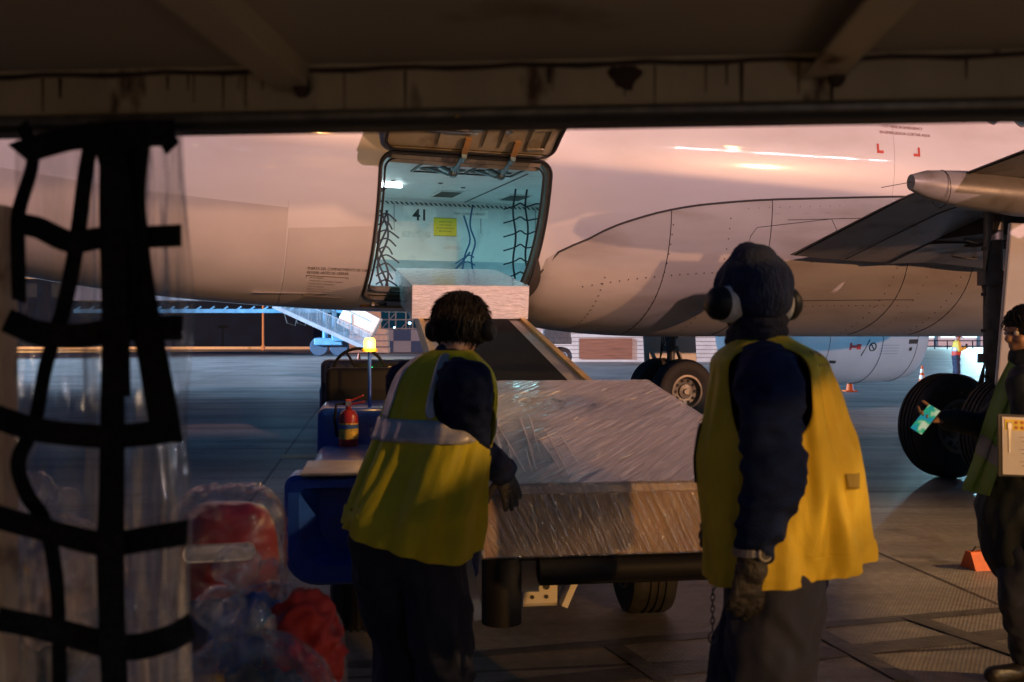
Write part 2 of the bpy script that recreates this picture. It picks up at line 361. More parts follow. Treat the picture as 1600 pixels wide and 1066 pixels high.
xs = frange(-22, -13, 18) + frange(-13, -7.2, 29)[1:] + frange(-7.2, DX0, 2)[1:] + frange(DX0, DX1, 10)[1:] + frange(DX1, 8, 26)[1:] + frange(8, 19.2, 22)[1:]
ths = frange(0, DT0, 6) + frange(DT0, DT1, 16)[1:] + frange(DT1, 2 * math.pi, 70)[1:-1]
mb = MB(); n = len(ths)
mb.v = [fus(x, t) for x in xs for t in ths]
for i in range(len(xs) - 1):
    for k in range(n):
        k2 = (k + 1) % n
        if DX0 - 1e-6 <= xs[i] and xs[i + 1] <= DX1 + 1e-6 and DT0 - 1e-6 <= ths[k] and ths[k] < DT1 - 1e-6: continue
        mb.f.append([i * n + k, i * n + k2, (i + 1) * n + k2, (i + 1) * n + k]); mb.mi.append(0)
mb.f.append(list(range(n))); mb.mi.append(0); mb.f.append([(len(xs) - 1) * n + k for k in range(n)]); mb.mi.append(0)
# rounded corners of the hold opening
CR = .17; ARC = 2.02
def corner(cx, ct, sx, st):
    pts = [V((cx, ct))]
    c0 = V((cx + sx * CR, ct + st * CR / ARC))
    for q in range(9):
        a = math.pi / 2 * q / 8; pts.append(V((c0.x - sx * CR * math.cos(a), c0.y - st * CR / ARC * math.sin(a))))
    k = len(mb.v); mb.v += [fus(p.x, p.y) for p in pts]
    for q in range(1, 9): mb.f.append([k, k + q, k + q + 1]); mb.mi.append(0)
for cx, sx in ((DX0, 1), (DX1, -1)):
    for ct, st in ((DT0, 1), (DT1, -1)): corner(cx, ct, sx, st)
fuselage = mb.build('fuselage', M['paint'], plane, smooth=True, sharp=60)
def door_outline(inset=0, npc=8):
    pts = []
    x0, x1, t0, t1 = DX0 + inset, DX1 - inset, DT0 + inset / ARC, DT1 - inset / ARC; r_ = CR - inset * .5
    for cx, ct, a0 in ((x1 - r_, t0 + r_ / ARC, -90), (x1 - r_, t1 - r_ / ARC, 0), (x0 + r_, t1 - r_ / ARC, 90), (x0 + r_, t0 + r_ / ARC, 180)):
        for q in range(npc + 1):
            a = R(a0 + 90 * q / npc); pts.append((cx + r_ * math.cos(a), ct + r_ / ARC * math.sin(a)))
        # subdivide the following side
    out = []
    for i, p in enumerate(pts):
        q = pts[(i + 1) % len(pts)]; out.append(p)
        L = math.hypot(q[0] - p[0], (q[1] - p[1]) * ARC)
        if L > .25:
            for k in range(1, 12): t = k / 12; out.append((p[0] + (q[0] - p[0]) * t, p[1] + (q[1] - p[1]) * t))
    return out
# frame reveal (depth), seal
ol = door_outline(0); oi = door_outline(.022)
mb = MB(); mb.loft([[fus(x, t, .004) for x, t in ol], [fus(x, t, -.02) for x, t in oi], [fus(x, t, -.16) for x, t in oi], [fus(x, t, -.18) for x, t in ol]], cap=False)
mb.build('hold_door_frame', mat('frame_paint', (.12, .10, .07), .45, color2=(.04, .03, .02), c2scale=7), plane, smooth=True)
mb = MB(); ring = [fus(x, t, .012) for x, t in door_outline(-.012)]
mb.tube(ring + [ring[0]], .016, 6, cap=False); mb.build('door_seal', M['seal'], plane, smooth=True)
mb = MB(); ring = [fus(x, t, -.07) for x, t in door_outline(.06)]
mb.tube(ring + [ring[0]], .014, 6, cap=False); mb.build('inner_seal', M['seal'], plane, smooth=True)
mb = MB(); mb.grid(lambda u, v_: fus(DX0 + .12 + (DX1 - DX0 - .24) * u, DT1 - .012 - .045 * v_, -.012 - .10 * v_), 10, 3); mb.build('header_trim', mat('trim_tan', (.48, .36, .22), .5, var=.2, vscale=8, color2=(.15, .10, .06), c2scale=5), plane, smooth=True)
# sill scuff plate, orange-brown
mb = MB()
mb.grid(lambda u, v_: fus(DX0 + .02 + (DX1 - DX0 - .04) * u, DT0 - .16 + .17 * v_, .008 - .03 * v_), 14, 4)
mb.build('sill_plate', mat('sill_primer', (.50, .27, .06), .45, var=.25, vscale=5, color2=(.05, .03, .02), c2scale=6, stretch=(3, 1, 1)), plane, smooth=True)
mb = MB(); c0 = fus(-6.52, DT0 - .07, .02)
mb.tube([fus(-6.60, DT0 - .075, .02), fus(-6.44, DT0 - .075, .02)], .012, 6); mb.box(fus(-6.6, DT0 - .075, .015), (.035, .05, .05)); mb.box(fus(-6.44, DT0 - .075, .015), (.035, .05, .05))
mb.build('sill_latch', M['darkmetal'], plane)
# hold interior
HX0, HX1 = -8.1, -3.2; HC = 3.70
mb = MB()
mb.add([(HX0, -1.86, HC), (HX1, -1.86, HC), (HX1, 1.55, HC), (HX0, 1.55, HC)], [(0, 1, 2, 3)])
mb.build('hold_ceiling', M['lining'], plane)
mb = MB(); mb.add([(HX0, 1.55, HC - .0), (HX1, 1.55, HC), (HX1, 1.50, 2.78), (HX0, 1.50, 2.78)], [(0, 1, 2, 3)])
mb.build('hold_side_panel', M['lining'], plane)
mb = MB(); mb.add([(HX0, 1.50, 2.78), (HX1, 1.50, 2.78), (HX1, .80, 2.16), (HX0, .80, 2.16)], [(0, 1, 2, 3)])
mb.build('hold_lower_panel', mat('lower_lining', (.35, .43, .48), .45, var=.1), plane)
mb = MB(); mb.add([(HX0, .80, 2.16), (HX1, .80, 2.16), (HX1, -.80, 2.16), (HX0, -.80, 2.16)], [(0, 1, 2, 3)])
mb.build('hold_floor', M['steel'], plane)
for hx in (HX0, HX1):
    mb = MB(); mb.add([(hx, -.60, 2.24), (hx, .60, 2.24), (hx, 1.50, 2.78), (hx, 1.55, HC), (hx, -1.78, HC), (hx, -1.72, 3.3), (hx, -1.28, 2.6)], [tuple(range(7))])
    mb.build('hold_end_wall', M['lining'], plane)
for hx0, hx1 in ((HX0, DX0), (DX1, HX1)):   # inside of the near wall beside the opening
    mb = MB(); mb.grid(lambda u, v_: fus(hx0 + (hx1 - hx0) * u, DT0 - .06 + (DT1 - DT0 + .1) * v_, -.17), 4, 10)
    mb.build('hold_near_lining', M['lining'], plane, smooth=True)
# details in the hold
hm = lambda u, v_: None
def wallp(x, z, off=.006): return V((x, 1.535 - off, z))
mb = MB()
k = HX0
while k < HX1 - .1:
    mb.add([wallp(k, 3.66), wallp(k + .03, 3.66), wallp(k + .07, 3.62), wallp(k + .04, 3.62)], [(0, 1, 2, 3)]); k += .075
mb.build('edge_strip', M['black'], plane)
mb = MB()
for xx in (-5.86, -4.5, -3.6): mb.box((xx, 1.528, 3.2), (.012, .008, .86))
mb.build('panel_joint', mat('joint_grey', (.3, .32, .33), .5), plane)
text_on('41', .24, lambda u, v_: wallp(-5.58 + u, 3.39 + v_, .014), 'hold_number', M['black'], plane, bold=True)
mb = MB(); mb.box((-5.47, 1.526, 3.47), (.52, .006, .26)); mb.build('number_plate', mat('white_plate', (.8, .8, .78), .4), plane)
mb = MB(); mb.box((-5.07, 1.522, 3.30), (.36, .008, .28)); yp = mb.build('load_placard', M['yellow'], plane)
for q in range(4): text_on(['MAXIMUM LOAD', 'CARGA MAXIMA', 'NET MUST BE IN PLACE', 'RED COLOCADA'][q], .026, lambda u, v_: wallp(-5.07 + u, 3.37 - q * .048 + v_, .022), 'placard_text', M['black'], yp, center=True)
mb = MB()
for q in range(14):
    for z_ in (3.165, 3.435): mb.box((-5.24 + q * .026, 1.516, z_), (.012, .004, .012))
mb.build('placard_border', M['black'], yp)
text_on('MAX. LOADING HEIGHT', .045, lambda u, v_: wallp(-4.93 + u, 3.50 + v_, .02), 'height_notice', M['black'], plane)
mb = MB(); mb.box((-4.66, 1.526, 3.52), (.56, .006, .13)); mb.build('notice_plate', mat('notice_white', (.82, .82, .8), .4), plane)
mb = MB(); mb.box((-5.52, 1.522, 3.08), (.44, .006, .28)); lp = mb.build('paper_notice', mat('notice_paper', (.62, .64, .62), .6, var=.15, vscale=18), plane)
# oval grille
mb = MB()
oval = [(-4.96 + .14 * math.copysign(abs(math.cos(a)) ** .5, math.cos(a)) * 1.25, 2.96 + .07 * math.sin(a)) for a in [2 * math.pi * i / 28 for i in range(28)]]
mb.add([wallp(x, z, .016) for x, z in oval], [tuple(range(28))]); gr = mb.build('wall_grille', M['darkmetal'], plane)
mb = MB()
for q in range(6): mb.box((-4.96, 1.512, 2.915 + q * .018), (.28 if 0 < q < 5 else .2, .004, .006))
mb.build('grille_slat', M['steel'], gr)
def ceil_vent(x, y):
    mb = MB(); mb.box((x, y, HC - .008), (.36, .6, .012)); o = mb.build('ceiling_vent', M['lining'], plane)
    mb = MB()
    for q in range(12): mb.box((x, y - .25 + q * .045, HC - .018), (.30, .018, .006))
    mb.build('vent_slat', M['darkmetal'], o)
for x, y in ((-6.35, .55), (-5.25, .75), (-4.2, .8)): ceil_vent(x, y)
mb = MB(); mb.box((-4.75, .2, HC - .006), (.02, 3.0, .008)); mb.build('ceiling_joint', M['darkmetal'], plane)
mb = MB()
for x, y in ((-6.6, -.9), (-6.25, -.2), (-5.6, -.2), (-5.2, .1)): mb.lathe([(.035, 0), (.03, .008)], (x, y, HC - .012), seg=10)
mb.build('tie_down_point', M['darkmetal'], plane)
mb = MB(); mb.rbox((-6.32, .05, HC - .03), (.50, .07, .05), .012); cl = mb.build('ceiling_light', mat('lit_tube', (.9, .95, 1), .4, emit=(.80, .97, 1), es=9), plane)
lamp('hold_lamp', 'AREA', 14, (.36, .93, 1), loc=(-6.5, 0, HC - .07), direction=(0, 0, -1), parent=plane, size=.5)
lamp('hold_lamp', 'AREA', 11, (.36, .90, 1), loc=(-4.2, .2, HC - .07), direction=(0, 0, -1), parent=plane, size=.5)
lamp('hold_lamp', 'AREA', 9, (.42, .92, 1), loc=(-7.9, .3, HC - .07), direction=(0, 0, -1), parent=plane, size=.5)
# door, swung up and out: local frame at the hinge line
hinge = V((0, fus(-5.7, DT1, .02).y - .02, fus(-5.7, DT1, .02).z + .05))
dd = V((0, -math.cos(R(13)), math.sin(R(13)))); dn = V((0, -math.sin(R(13)), -math.cos(R(13))))  # dn: inner face normal (down/out)
DW = DX1 - DX0
def dpt(u, s_, off=0):   # u along x 0..1, s_ distance from the hinge
    bow = .22 * math.sin(math.pi * min(1, s_ / 1.75)) ; return hinge + V((DX0 + DW * u, 0, 0)) + dd * s_ - dn * bow + dn * off
def droundrect(ins, off):
    x0, x1, y0, y1 = ins, DW - ins, ins, 1.78 - ins; r_ = .15; pts = []
    for cx, cy, a0 in ((x1 - r_, y0 + r_, -90), (x1 - r_, y1 - r_, 0), (x0 + r_, y1 - r_, 90), (x0 + r_, y0 + r_, 180)):
        for q in range(7):
            a = R(a0 + 15 * q); pts.append((cx + r_ * math.cos(a), cy + r_ * math.sin(a)))
    out = []
    for i, p in enumerate(pts):
        q = pts[(i + 1) % len(pts)]; out.append(p); L = math.hypot(q[0] - p[0], q[1] - p[1])
        if L > .2:
            for k in range(1, 8): t = k / 8; out.append((p[0] + (q[0] - p[0]) * t, p[1] + (q[1] - p[1]) * t))
    return [dpt(x / DW, y, off) for x, y in out], out
mb = MB(); r1, o1 = droundrect(0, -.10); r2, _ = droundrect(0, .0); r3, _ = droundrect(.03, .02)
mb.loft([r1, r2, r3], cap=False)
door = mb.build('cargo_door', M['doorin'], plane, smooth=True)
mb = MB(); mb.grid(lambda u, v_: dpt(.02 + .96 * u, .04 + 1.70 * v_, .0), 4, 16); mb.build('door_inner_panel', M['doorin'], door, smooth=True)
mb = MB(); mb.grid(lambda u, v_: dpt(u, .02 + 1.74 * v_, -.10), 4, 16); mb.build('door_outer_skin', M['paint'], door, smooth=True)
mb = MB(); rs, _ = droundrect(.015, .022); mb.tube(rs + [rs[0]], .018, 6, cap=False); mb.build('door_edge_seal', M['seal'], door, smooth=True)
mb = MB()
for u in (.30, .56, .66, .82):
    mb.bar(dpt(u, .12, .014), dpt(u, .55, .014), .02, .02, up=dn); 
for u0, u1 in ((.80, .93),):
    a, b_, c_, d_ = dpt(u0 + .02, .12, .02), dpt(u1, .14, .02), dpt(u1, .46, .02), dpt(u0 + .02, .42, .02)
    for p, q in ((a, b_), (b_, c_), (c_, d_)): mb.bar(p, q, .035, .025, up=dn)
mb.build('door_stiffener', M['doorin'], door)
mb = MB(); mb.bar(dpt(.25, .42, .05), dpt(.52, .42, .05), .05, .03, up=dn); mb.box(dpt(.40, .42, .06), (.14, .06, .05)); mb.bar(dpt(.25, .36, .05), dpt(.5, .36, .05), .02, .02, up=dn)
mb.build('door_handle_rod', M['steel'], door)
mb = MB(); mb.lathe([(.05, 0), (.05, .03), (.02, .04)], dpt(.68, .38, .0), dn, 12); mb.build('door_latch', M['steel'], door)
for u in (.46, .75):
    x = DX0 + DW * u
    mb = MB(); mb.cur = 0; mb.bar(dpt(u, .05, .05), dpt(u, .26, .04), .07, .03, up=dn)
    o = mb.build('hinge_arm', mat('hinge_orange', (.55, .30, .10), .5, color2=(.2, .15, .1)), door)
    mb = MB(); b0 = V((x - .12, -1.35, HC + .02)); tip = dpt(u, .02, .05); md = V((x - .04, -1.7, HC - .12))
    mb.tube([b0, md], .035, 8); mb.tube([md, tip], .026, 8); mb.ell(md, (.06, .05, .05)); mb.tube([b0 + V((.16, .05, 0)), md + V((.06, .02, .04)), tip + V((.03, 0, 0))], .018, 8)
    mb.box(tip, (.06, .05, .09)); mb.tube([b0 + V((-.13, .1, -.01)), md + V((-.06, 0, -.02))], .014, 6)
    mb.build('door_actuator', mat('actuator_blue_steel', (.22, .30, .33), .35, metal=.7), o, smooth=True)
    mb = MB(); ov = [(x - .05 + .30 * math.cos(a), -1.28 + .13 * math.sin(a), HC - .012) for a in [2 * math.pi * i / 20 for i in range(20)]]
    mb.add(ov, [tuple(range(20))]); mb.build('actuator_recess', M['seam'], o)
mb = MB()
for a, b_ in (((-6.2, -1.62), (-4.9, -1.62)), ((-6.2, -1.05), (-4.9, -1.05)), ((-6.2, -1.62), (-6.2, -1.05)), ((-5.52, -1.62), (-5.52, -1.05)), ((-4.9, -1.62), (-4.9, -1.05))):
    mb.bar(V((*a, HC - .01)), V((*b_, HC - .01)), .03, .015)
mb.build('ceiling_access_frame', M['darkmetal'], plane)
# ---- belly fairing
SEAM = [(-4.62, 2.35), (-4.55, 2.62), (-4.2, 2.86), (-3.2, 3.25), (-1.95, 3.42), (.6, 3.58), (3, 3.65), (6, 3.5), (7.5, 3.0)]
def seamz(x): return lerp_tab(SEAM, x) if x < -4.4 else sum(lerp_tab(SEAM, x + d) for d in (-.5, -.25, 0, .25, .5)) / 5 * min(1, (x + 4.4) / .3) + lerp_tab(SEAM, x) * (1 - min(1, (x + 4.4) / .3))
def fair(x, v_, off=0):
    ts = th_at(x, seamz(x)); th = ts * (1 - v_)   # v 0 at the seam .. 1 bottom
    u = min(1, max(0, (x + 4.62) / 2.4)); g = math.sqrt(max(0, 1 - (1 - u) ** 2))
    u2 = min(1, max(0, (7.6 - x) / 3)); g *= math.sqrt(max(0, 1 - (1 - u2) ** 2))
    prof = math.sin(min(1, v_ * 1.9) * math.pi / 2) * (.20 + .11 * v_)
    return fus(x, th, .010 + g * prof + off)
for side in (1, -1):
    mb = MB()
    mb.grid(lambda u, v_: (lambda p: V((p.x, p.y * side, p.z)))(fair(-4.62 + 12.1 * u ** 1.25, v_)), 60, 24)
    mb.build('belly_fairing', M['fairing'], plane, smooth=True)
def fseam(f, name, r=.008, m=None):
    mb = MB(); mb.tube(f, r, 5); return mb.build(name, m or M['seam'], plane, smooth=True)
fseam([fair(x, .002, .004) for x in frange(-4.6, 6, 60)], 'fairing_seam', .014)
for x0 in (-3.0, -1.55, .55, 1.7): fseam([fair(x0 + .35 * math.sin(v_ * 2.2) * (1 if x0 > 0 else .15), v_, .002) for v_ in frange(0, .9, 16)], 'panel_seam', .0055)
fseam([fair(x, .52, .002) for x in frange(-1.3, 1.2, 10)], 'panel_seam', .005)
fseam([fair(-1.55 + .25 + 1.6 * a, .10, .002) for a in frange(0, 1, 6)], 'panel_seam', .004); 
# access panel outline
pts = [(-1.85 + .0, .34), (-1.83, .17), (-1.75, .13), (-.62, .10), (-.52, .15), (-.50, .26)]
fseam([fair(x, v_, .003) for x, v_ in pts], 'panel_seam', .0045)
mb = MB()
def rivet(p, r=.010): mb.ell(p, (r, r, r), seg=6, rings=4)
for v_ in frange(.08, .8, 15): rivet(fair(-2.96, v_, .0)); rivet(fair(-2.15, v_, 0)); rivet(fair(-3.75, v_ * .9 + .1, 0)) if v_ > .2 else None
for x in frange(-4.0, -1.7, 20): rivet(fair(x, .34, 0))
for x in frange(-1.4, 1.0, 20): rivet(fair(x, .56, 0), .009)
for v_ in frange(.2, .85, 14): rivet(fair(.62, v_, 0)); rivet(fair(1.8, v_, 0)); rivet(fair(1.2, v_, 0), .008)
for x in frange(-1.9, -.5, 9): rivet(fair(x, .04, 0), .006)
tag(mb.build('rivet_row', M['seam'], plane, smooth=True), kind='stuff')
# small stencils on access panel
for q, x in enumerate((-1.5, -1.05, -.72)): text_on('- - -', .05, lambda u, v_: fair(x + u, .075 - v_ * .4, .006), 'panel_stencil', M['seam'], plane)
# fuselage joints, panels and a patch of painted shade
fseam([fus(-7.78, t, .003) for t in frange(0, 1.12, 20)], 'skin_joint', .0016, mat('joint_soft', (.45, .42, .40), .5))
fseam([fus(.35, t, .001) for t in frange(1.35, 3, 20)], 'skin_joint', .0022, bpy.data.materials['joint_soft'])
mb = MB(); mb.grid(lambda u, v_: fus(-12.2 + 4.42 * u, .12 + (1.02 - .06 * u) * v_ , .007), 40, 20); mb.build('belly_panel_and_shade', mat('older_paint_and_shade', (.60, .57, .54), .3, var=.07, vscale=1.5), plane, smooth=True)
mb = MB(); mb.grid(lambda u, v_: fus(-7.76 + (DX0 - .05 + 7.76) * u, .12 + (th_at(-7.3, 2.86) + .05 * u - .12) * v_ , .004), 14, 20); mb.build('belly_panel_and_shade', bpy.data.materials['older_paint_and_shade'], plane, smooth=True)  # slanted patch by the door: shade put into the paint colour
# dark rubber end cap on the fairing nose beside the door
mb = MB(); mb.grid(lambda u, v_: fus(-4.70 + .13 * u * math.sin(math.pi * v_), th_at(-4.6, 2.66 - .62 * v_), .02 + .05 * math.sin(math.pi * v_)), 5, 12)
mb.build('scuff_guard', M['seam'], plane, smooth=True)
# windows
for q in range(44):
    x = -11.7 + q * .533
    if -1.0 > x or x > 14: continue
    if q % 1: continue
    z = 4.86; mb = MB()
    mb.add([fz(x + .115 * math.cos(a), z + .165 * math.sin(a), .004) for a in [2 * math.pi * i / 18 for i in range(18)]], [tuple(range(18))])
    o = mb.build('cabin_window', M['glass'], plane)
    mb = MB(); rg = [fz(x + .125 * math.cos(a), z + .175 * math.sin(a), .006) for a in [2 * math.pi * i / 18 for i in range(19)]]
    mb.tube(rg, .014, 5, cap=False); mb.build('window_frame', M['steel'], o, smooth=True)
# markings
def onf(x0, z0, off=.004): return lambda u, v_: fz(x0 + u, z0 + v_, off)
text_on('CUT HERE IN EMERGENCY', .058, onf(.18, 4.50), 'emergency_marking', mat('red_stencil', (.25, .07, .06), .6), plane)
text_on('EN EMERGENCIA CORTAR AQUI', .058, onf(.13, 4.41), 'emergency_marking', bpy.data.materials['red_stencil'], plane)
def lmark(x, z, s_):
    mb = MB(); mb.grid(lambda u, v_: fz(x + .035 * u * s_, z + .13 * v_, .004), 2, 4); mb.grid(lambda u, v_: fz(x + .11 * u * s_, z + .04 * v_, .0045), 4, 2)
    mb.build('cut_here_corner', M['red'], plane)
lmark(.06, 4.13, 1); lmark(.78, 4.12, -1)
SX = -7.50
tm = mat('stencil_brown', (.14, .10, .08), .6)
text_on('PUERTA DEL COMPARTIMENTO DE CARGA', .043, lambda u, v_: fz(SX + u * .92, 2.44 + v_ - .02 * u, .010), 'stencil_heading', tm, plane)
text_on('REVISAR ANTES DE CERRAR', .043, lambda u, v_: fz(SX + u * .92, 2.395 + v_ - .02 * u, .010), 'stencil_heading', tm, plane)
for q in range(7):
    t_ = ['PARA ABRIR:', 'TIRAR DE LA MANIJA Y GIRAR', 'EN SENTIDO HORARIO', 'PARA CERRAR:', 'BAJAR LA PUERTA Y', 'EMPUJAR LA MANIJA', 'VERIFICAR CIERRE'][q]
    text_on(t_, .030, (lambda qq: (lambda u, v_: fus(SX + .04 + u, th_at(-7.3, 2.34) - qq * .030 + v_ / ARC, .010)))(q), 'stencil_line', tm, plane)
mb = MB()
TT = th_at(-7.3, 2.365); fr_ = [(SX, TT), (SX + .50, TT), (SX + .50, TT - .24), (SX, TT - .24), (SX, TT)]
mb.tube([fus(x, t, .008) for x, t in fr_], .003, 4); mb.build('stencil_border', tm, plane)
# ---- near wing
def wing(side):
    mb = MB(); N = 14
    def secpt(k, c, up):   # k span distance, c chord fraction 0 LE..1 TE
        le = 6.6 - .51 * (k - 1.9) if k > 1.9 else 6.6; te = .35 if k < 6.4 else .35 - (k - 6.4) * .29
        x = le + (te - le) * c; zc = 3.02 + .095 * (k - 1.9); tck = (.42 if k < 6 else .42 - (k - 6) * .028)
        t = tck * 1.5 * (math.sqrt(max(c, 0)) * (1 - c) + .12 * (1 - c)); return V((x, side * k, zc + (t if up else -t * .45)))
    rings = []
    for k in (1.2, 3.2, 5, 6.4, 9, 12, 15, 17):
        r_ = [secpt(k, c / 10, True) for c in range(11)] + [secpt(k, c / 10, False) for c in range(9, 0, -1)]
        rings.append(r_)
    mb.loft(rings)
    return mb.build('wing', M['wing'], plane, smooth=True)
wing(-1); wing(1)
# drooped inboard flap and outboard flap (near side)
def flap(tab, name='flap'):
    rings = []
    for k, xl, zl, xt, zt in tab:
        a, b_ = V((xl, -k, zl)), V((xt, -k, zt)); up = V((0, 0, 1))
        rings.append([a + up * .16, a + up * .02 - V((-.05, 0, 0)), a, (a + b_) / 2 - up * .01, b_, b_ + up * .012, (a + b_) / 2 + up * .16])
    mb = MB(); mb.loft(rings); return mb.build(name, M['wing'], plane, smooth=True, sharp=50)
fl = flap([(2.02, .16, 2.64, -1.35, 2.70), (3.78, .16, 3.07, -1.35, 3.10), (4.23, .16, 3.15, -1.35, 3.19), (5.8, .16, 3.35, -1.35, 3.41), (6.3, .16, 3.40, -1.35, 3.46)])
mb = MB(); mb.tube([V((-.55, -2.1, 2.66)), V((-.55, -3.8, 3.075)), V((-.55, -6.2, 3.42))], .006, 4); mb.tube([V((-1.33, -2.1, 2.70)), V((-1.33, -4.2, 3.19)), V((-1.33, -6.2, 3.45))], .010, 4); mb.build('flap_seam', M['seam'], fl)
flap([(6.5, .0, 3.46, -1.5, 3.36), (12.2, -1.6, 3.95, -2.9, 3.85)])
flap([(12.4, -1.7, 4.0, -2.7, 3.98), (16.6, -3.0, 4.40, -3.8, 4.40)], 'aileron')
# flap track fairings
def pod(k, x0, x1, z, r=.23):
    prof = [(0, .35), (.04, .62), (.12, .8), (.3, 1), (.6, 1), (.85, .7), (1, .15)]
    rings = []
    for t, s_ in prof:
        c = V((x0 + (x1 - x0) * t, -k, z + (.06 if t < .2 else 0) * (1 - t / .2)))
        rings.append([c + V((0, math.cos(a) * r * s_ * .75, math.sin(a) * r * s_)) for a in [2 * math.pi * i / 18 for i in range(18)]])
    mb = MB(); mb.loft(rings); return mb.build('flap_track_fairing', mat('pod_paint', (.27, .26, .24), .35, var=.06, color2=(.16, .14, .11)) if 'pod_paint' not in bpy.data.materials else bpy.data.materials['pod_paint'], plane, smooth=True)
pd = pod(5.0, -1.99, 2.6, 3.13)
mb = MB(); mb.tube([V((-1.95, -5.0, 3.20)), V((-2.35, -5.0, 3.12))], .004, 5); mb.build('static_wick', M['black'], pd)
mb = MB(); mb.tube([V((-1.62, -5.0 + math.cos(a) * .145, 3.14 + math.sin(a) * .19)) for a in frange(0, 2 * math.pi, 18)], .005, 4, cap=False); mb.build('pod_seam', M['seam'], pd)
for k, x, z in ((7.9, -2.6, 3.45), (10.0, -3.2, 3.68), (12.2, -3.7, 3.88), (14.3, -4.2, 4.1)): pod(k, x, x + 2.6, z, .2)
# wheel well cavity between flap and fairing: dark structure
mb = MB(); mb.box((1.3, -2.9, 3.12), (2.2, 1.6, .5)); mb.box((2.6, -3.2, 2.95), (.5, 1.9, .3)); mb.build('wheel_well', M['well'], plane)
mb = MB()
for a, b_, r_ in (((.5, -2.3, 2.95), (1.9, -3.4, 2.85), .02), ((.4, -3.2, 2.85), (2.0, -2.5, 2.88), .015), ((.9, -2.2, 2.9), (.8, -3.6, 2.82), .025), ((1.5, -2.2, 2.88), (1.3, -3.6, 2.82), .018)):
    mb.tube([a, (V(a) + V(b_)) / 2 + V((0, 0, -.05)), b_], r_, 6)
mb.build('hydraulic_line', M['darkmetal'], plane, smooth=True)
mb = MB(); mb.grid(lambda u, v_: V((.2 + 2.4 * u, -2.05 - .75 * v_, 2.62 + .20 * v_ + .03 * math.sin(6 * u))), 10, 5); wr = mb.build('wing_root_panel', M['wing'], plane, smooth=True)
mb = MB(); mb.tube([V((1.15 + .17 * math.cos(a), -2.4 + .13 * math.sin(a), 2.71 + .03 * math.sin(a))) for a in frange(0, 6.2832, 18)], .012, 5, cap=False); mb.build('access_ring', M['rim'], wr)
# ---- landing gear
def wheel(y, parent, outer):
    Rw, wd = .605, .42; c = V((0, y, Rw))
    prof = [(.30, -wd * .40), (.40, -wd * .46), (.50, -wd * .49), (.565, -wd * .43), (.597, -wd * .30)]
    tread = []
    for g_ in (-.20, -.07, .07, .20):
        tread += [(.603, wd * (g_ - .035)), (.590, wd * (g_ - .03)), (.590, wd * (g_ + .03)), (.604, wd * (g_ + .035))]
    full = prof + tread + [(r_, -h) for r_, h in prof[::-1]]
    full = full + [(.27, wd * .30), (.27, -wd * .30), (.30, -wd * .40)]
    mb = MB(); mb.lathe(full, c, (0, 1, 0), 56, cap=False); w_ = mb.build('wheel', M['rubber'], parent, smooth=True, sharp=35)
    for s_ in (-1, 1):
        mb = MB(); ax = V((0, s_, 0))
        mb.lathe([(.30, .155), (.315, .185), (.275, .19), (.262, .15), (.235, .10), (.14, .085), (.13, .12), (.06, .13), (.05, .16), (0.001, .16)], c, ax, 36, cap=False)
        r_ = mb.build('rim', M['rim'], w_, smooth=True)
        mb = MB()
        for q in range(10):
            a = 2 * math.pi * q / 10; p = c + ax * .10 + V((math.cos(a) * .205, 0, math.sin(a) * .205)); mb.lathe([(.030, 0), (.028, .012), (.001, .012)], p, ax, 8)
        mb.build('rim_hole', M['seam'], r_)
    return w_
for side in (-1, 1):
    y = 3.80 * side if side > 0 else -4.36
    ya = y if side > 0 else y - .20
    mb = MB(); mb.cyl((0, ya, .58), (0, ya, 1.5), .075); mb.cyl((0, ya, 1.35), (.0, ya, 3.1), .10); mb.cyl((0, y - .55, .605), (0, y + .55, .605), .06)
    mb.cyl((0, ya, 1.35), (0, ya, 1.45), .155); mb.cyl((0, ya, 2.2), (0, ya, 2.35), .16)
    g_ = mb.build('main_gear', M['darkmetal'], plane, smooth=True); g_.location.x = 0 if side > 0 else -.5
    mb = MB(); mb.bar((.16, y, .66), (.26, y, 1.05), .12, .03); mb.bar((.26, y, 1.05), (.12, y, 1.42), .12, .03); mb.build('torque_link', M['darkmetal'], g_)
    mb = MB(); mb.tube([(0, y, 1.9), (.05, y - side * 1.0, 2.55), (.1, y - side * 1.7, 2.9)], .06, 10); mb.tube([(.1, y, 1.6), (.3, y - side * .7, 2.35)], .035, 8); side > 0 and mb.build('side_stay', M['darkmetal'], g_, smooth=True)
    for q in range(3):
        mb = MB(); xo = (-.17 if side > 0 else -.06) + .02 * q; y = ya; mb.tube([(xo, y + side * (.1 + .03 * q), 3.0), (xo - .05, y + .05 * q, 2.3), (xo + .02 * q, y + .04, 1.6), (xo - .06, y + .02 + .05 * q, 1.1), (-.05, y + .1, .75)], .011, 6)
        for z_ in (1.2, 1.7, 2.1, 2.6): mb.box((xo - .01, y + .03, z_), (.06, .08, .035))
        mb.build('brake_hose', M['seal'], g_, smooth=True)
    y = 3.80 * side if side > 0 else -4.36
    wheel(y - .46, g_, side < 0); wheel(y + .46, g_, side > 0)
    mb = MB(); mb.rbox((.28, y + side * .62, 1.95), (1.15, .05, 1.75), .02, rot=Matrix.Rotation(R(-6 * side), 3, 'X')); gd = mb.build('gear_door', M['paint'], g_)
text_on('C', .14, lambda u, v_: V((-.62 + u, -5.03, 1.82 + v_)), 'gear_door_letter', M['black'], plane)
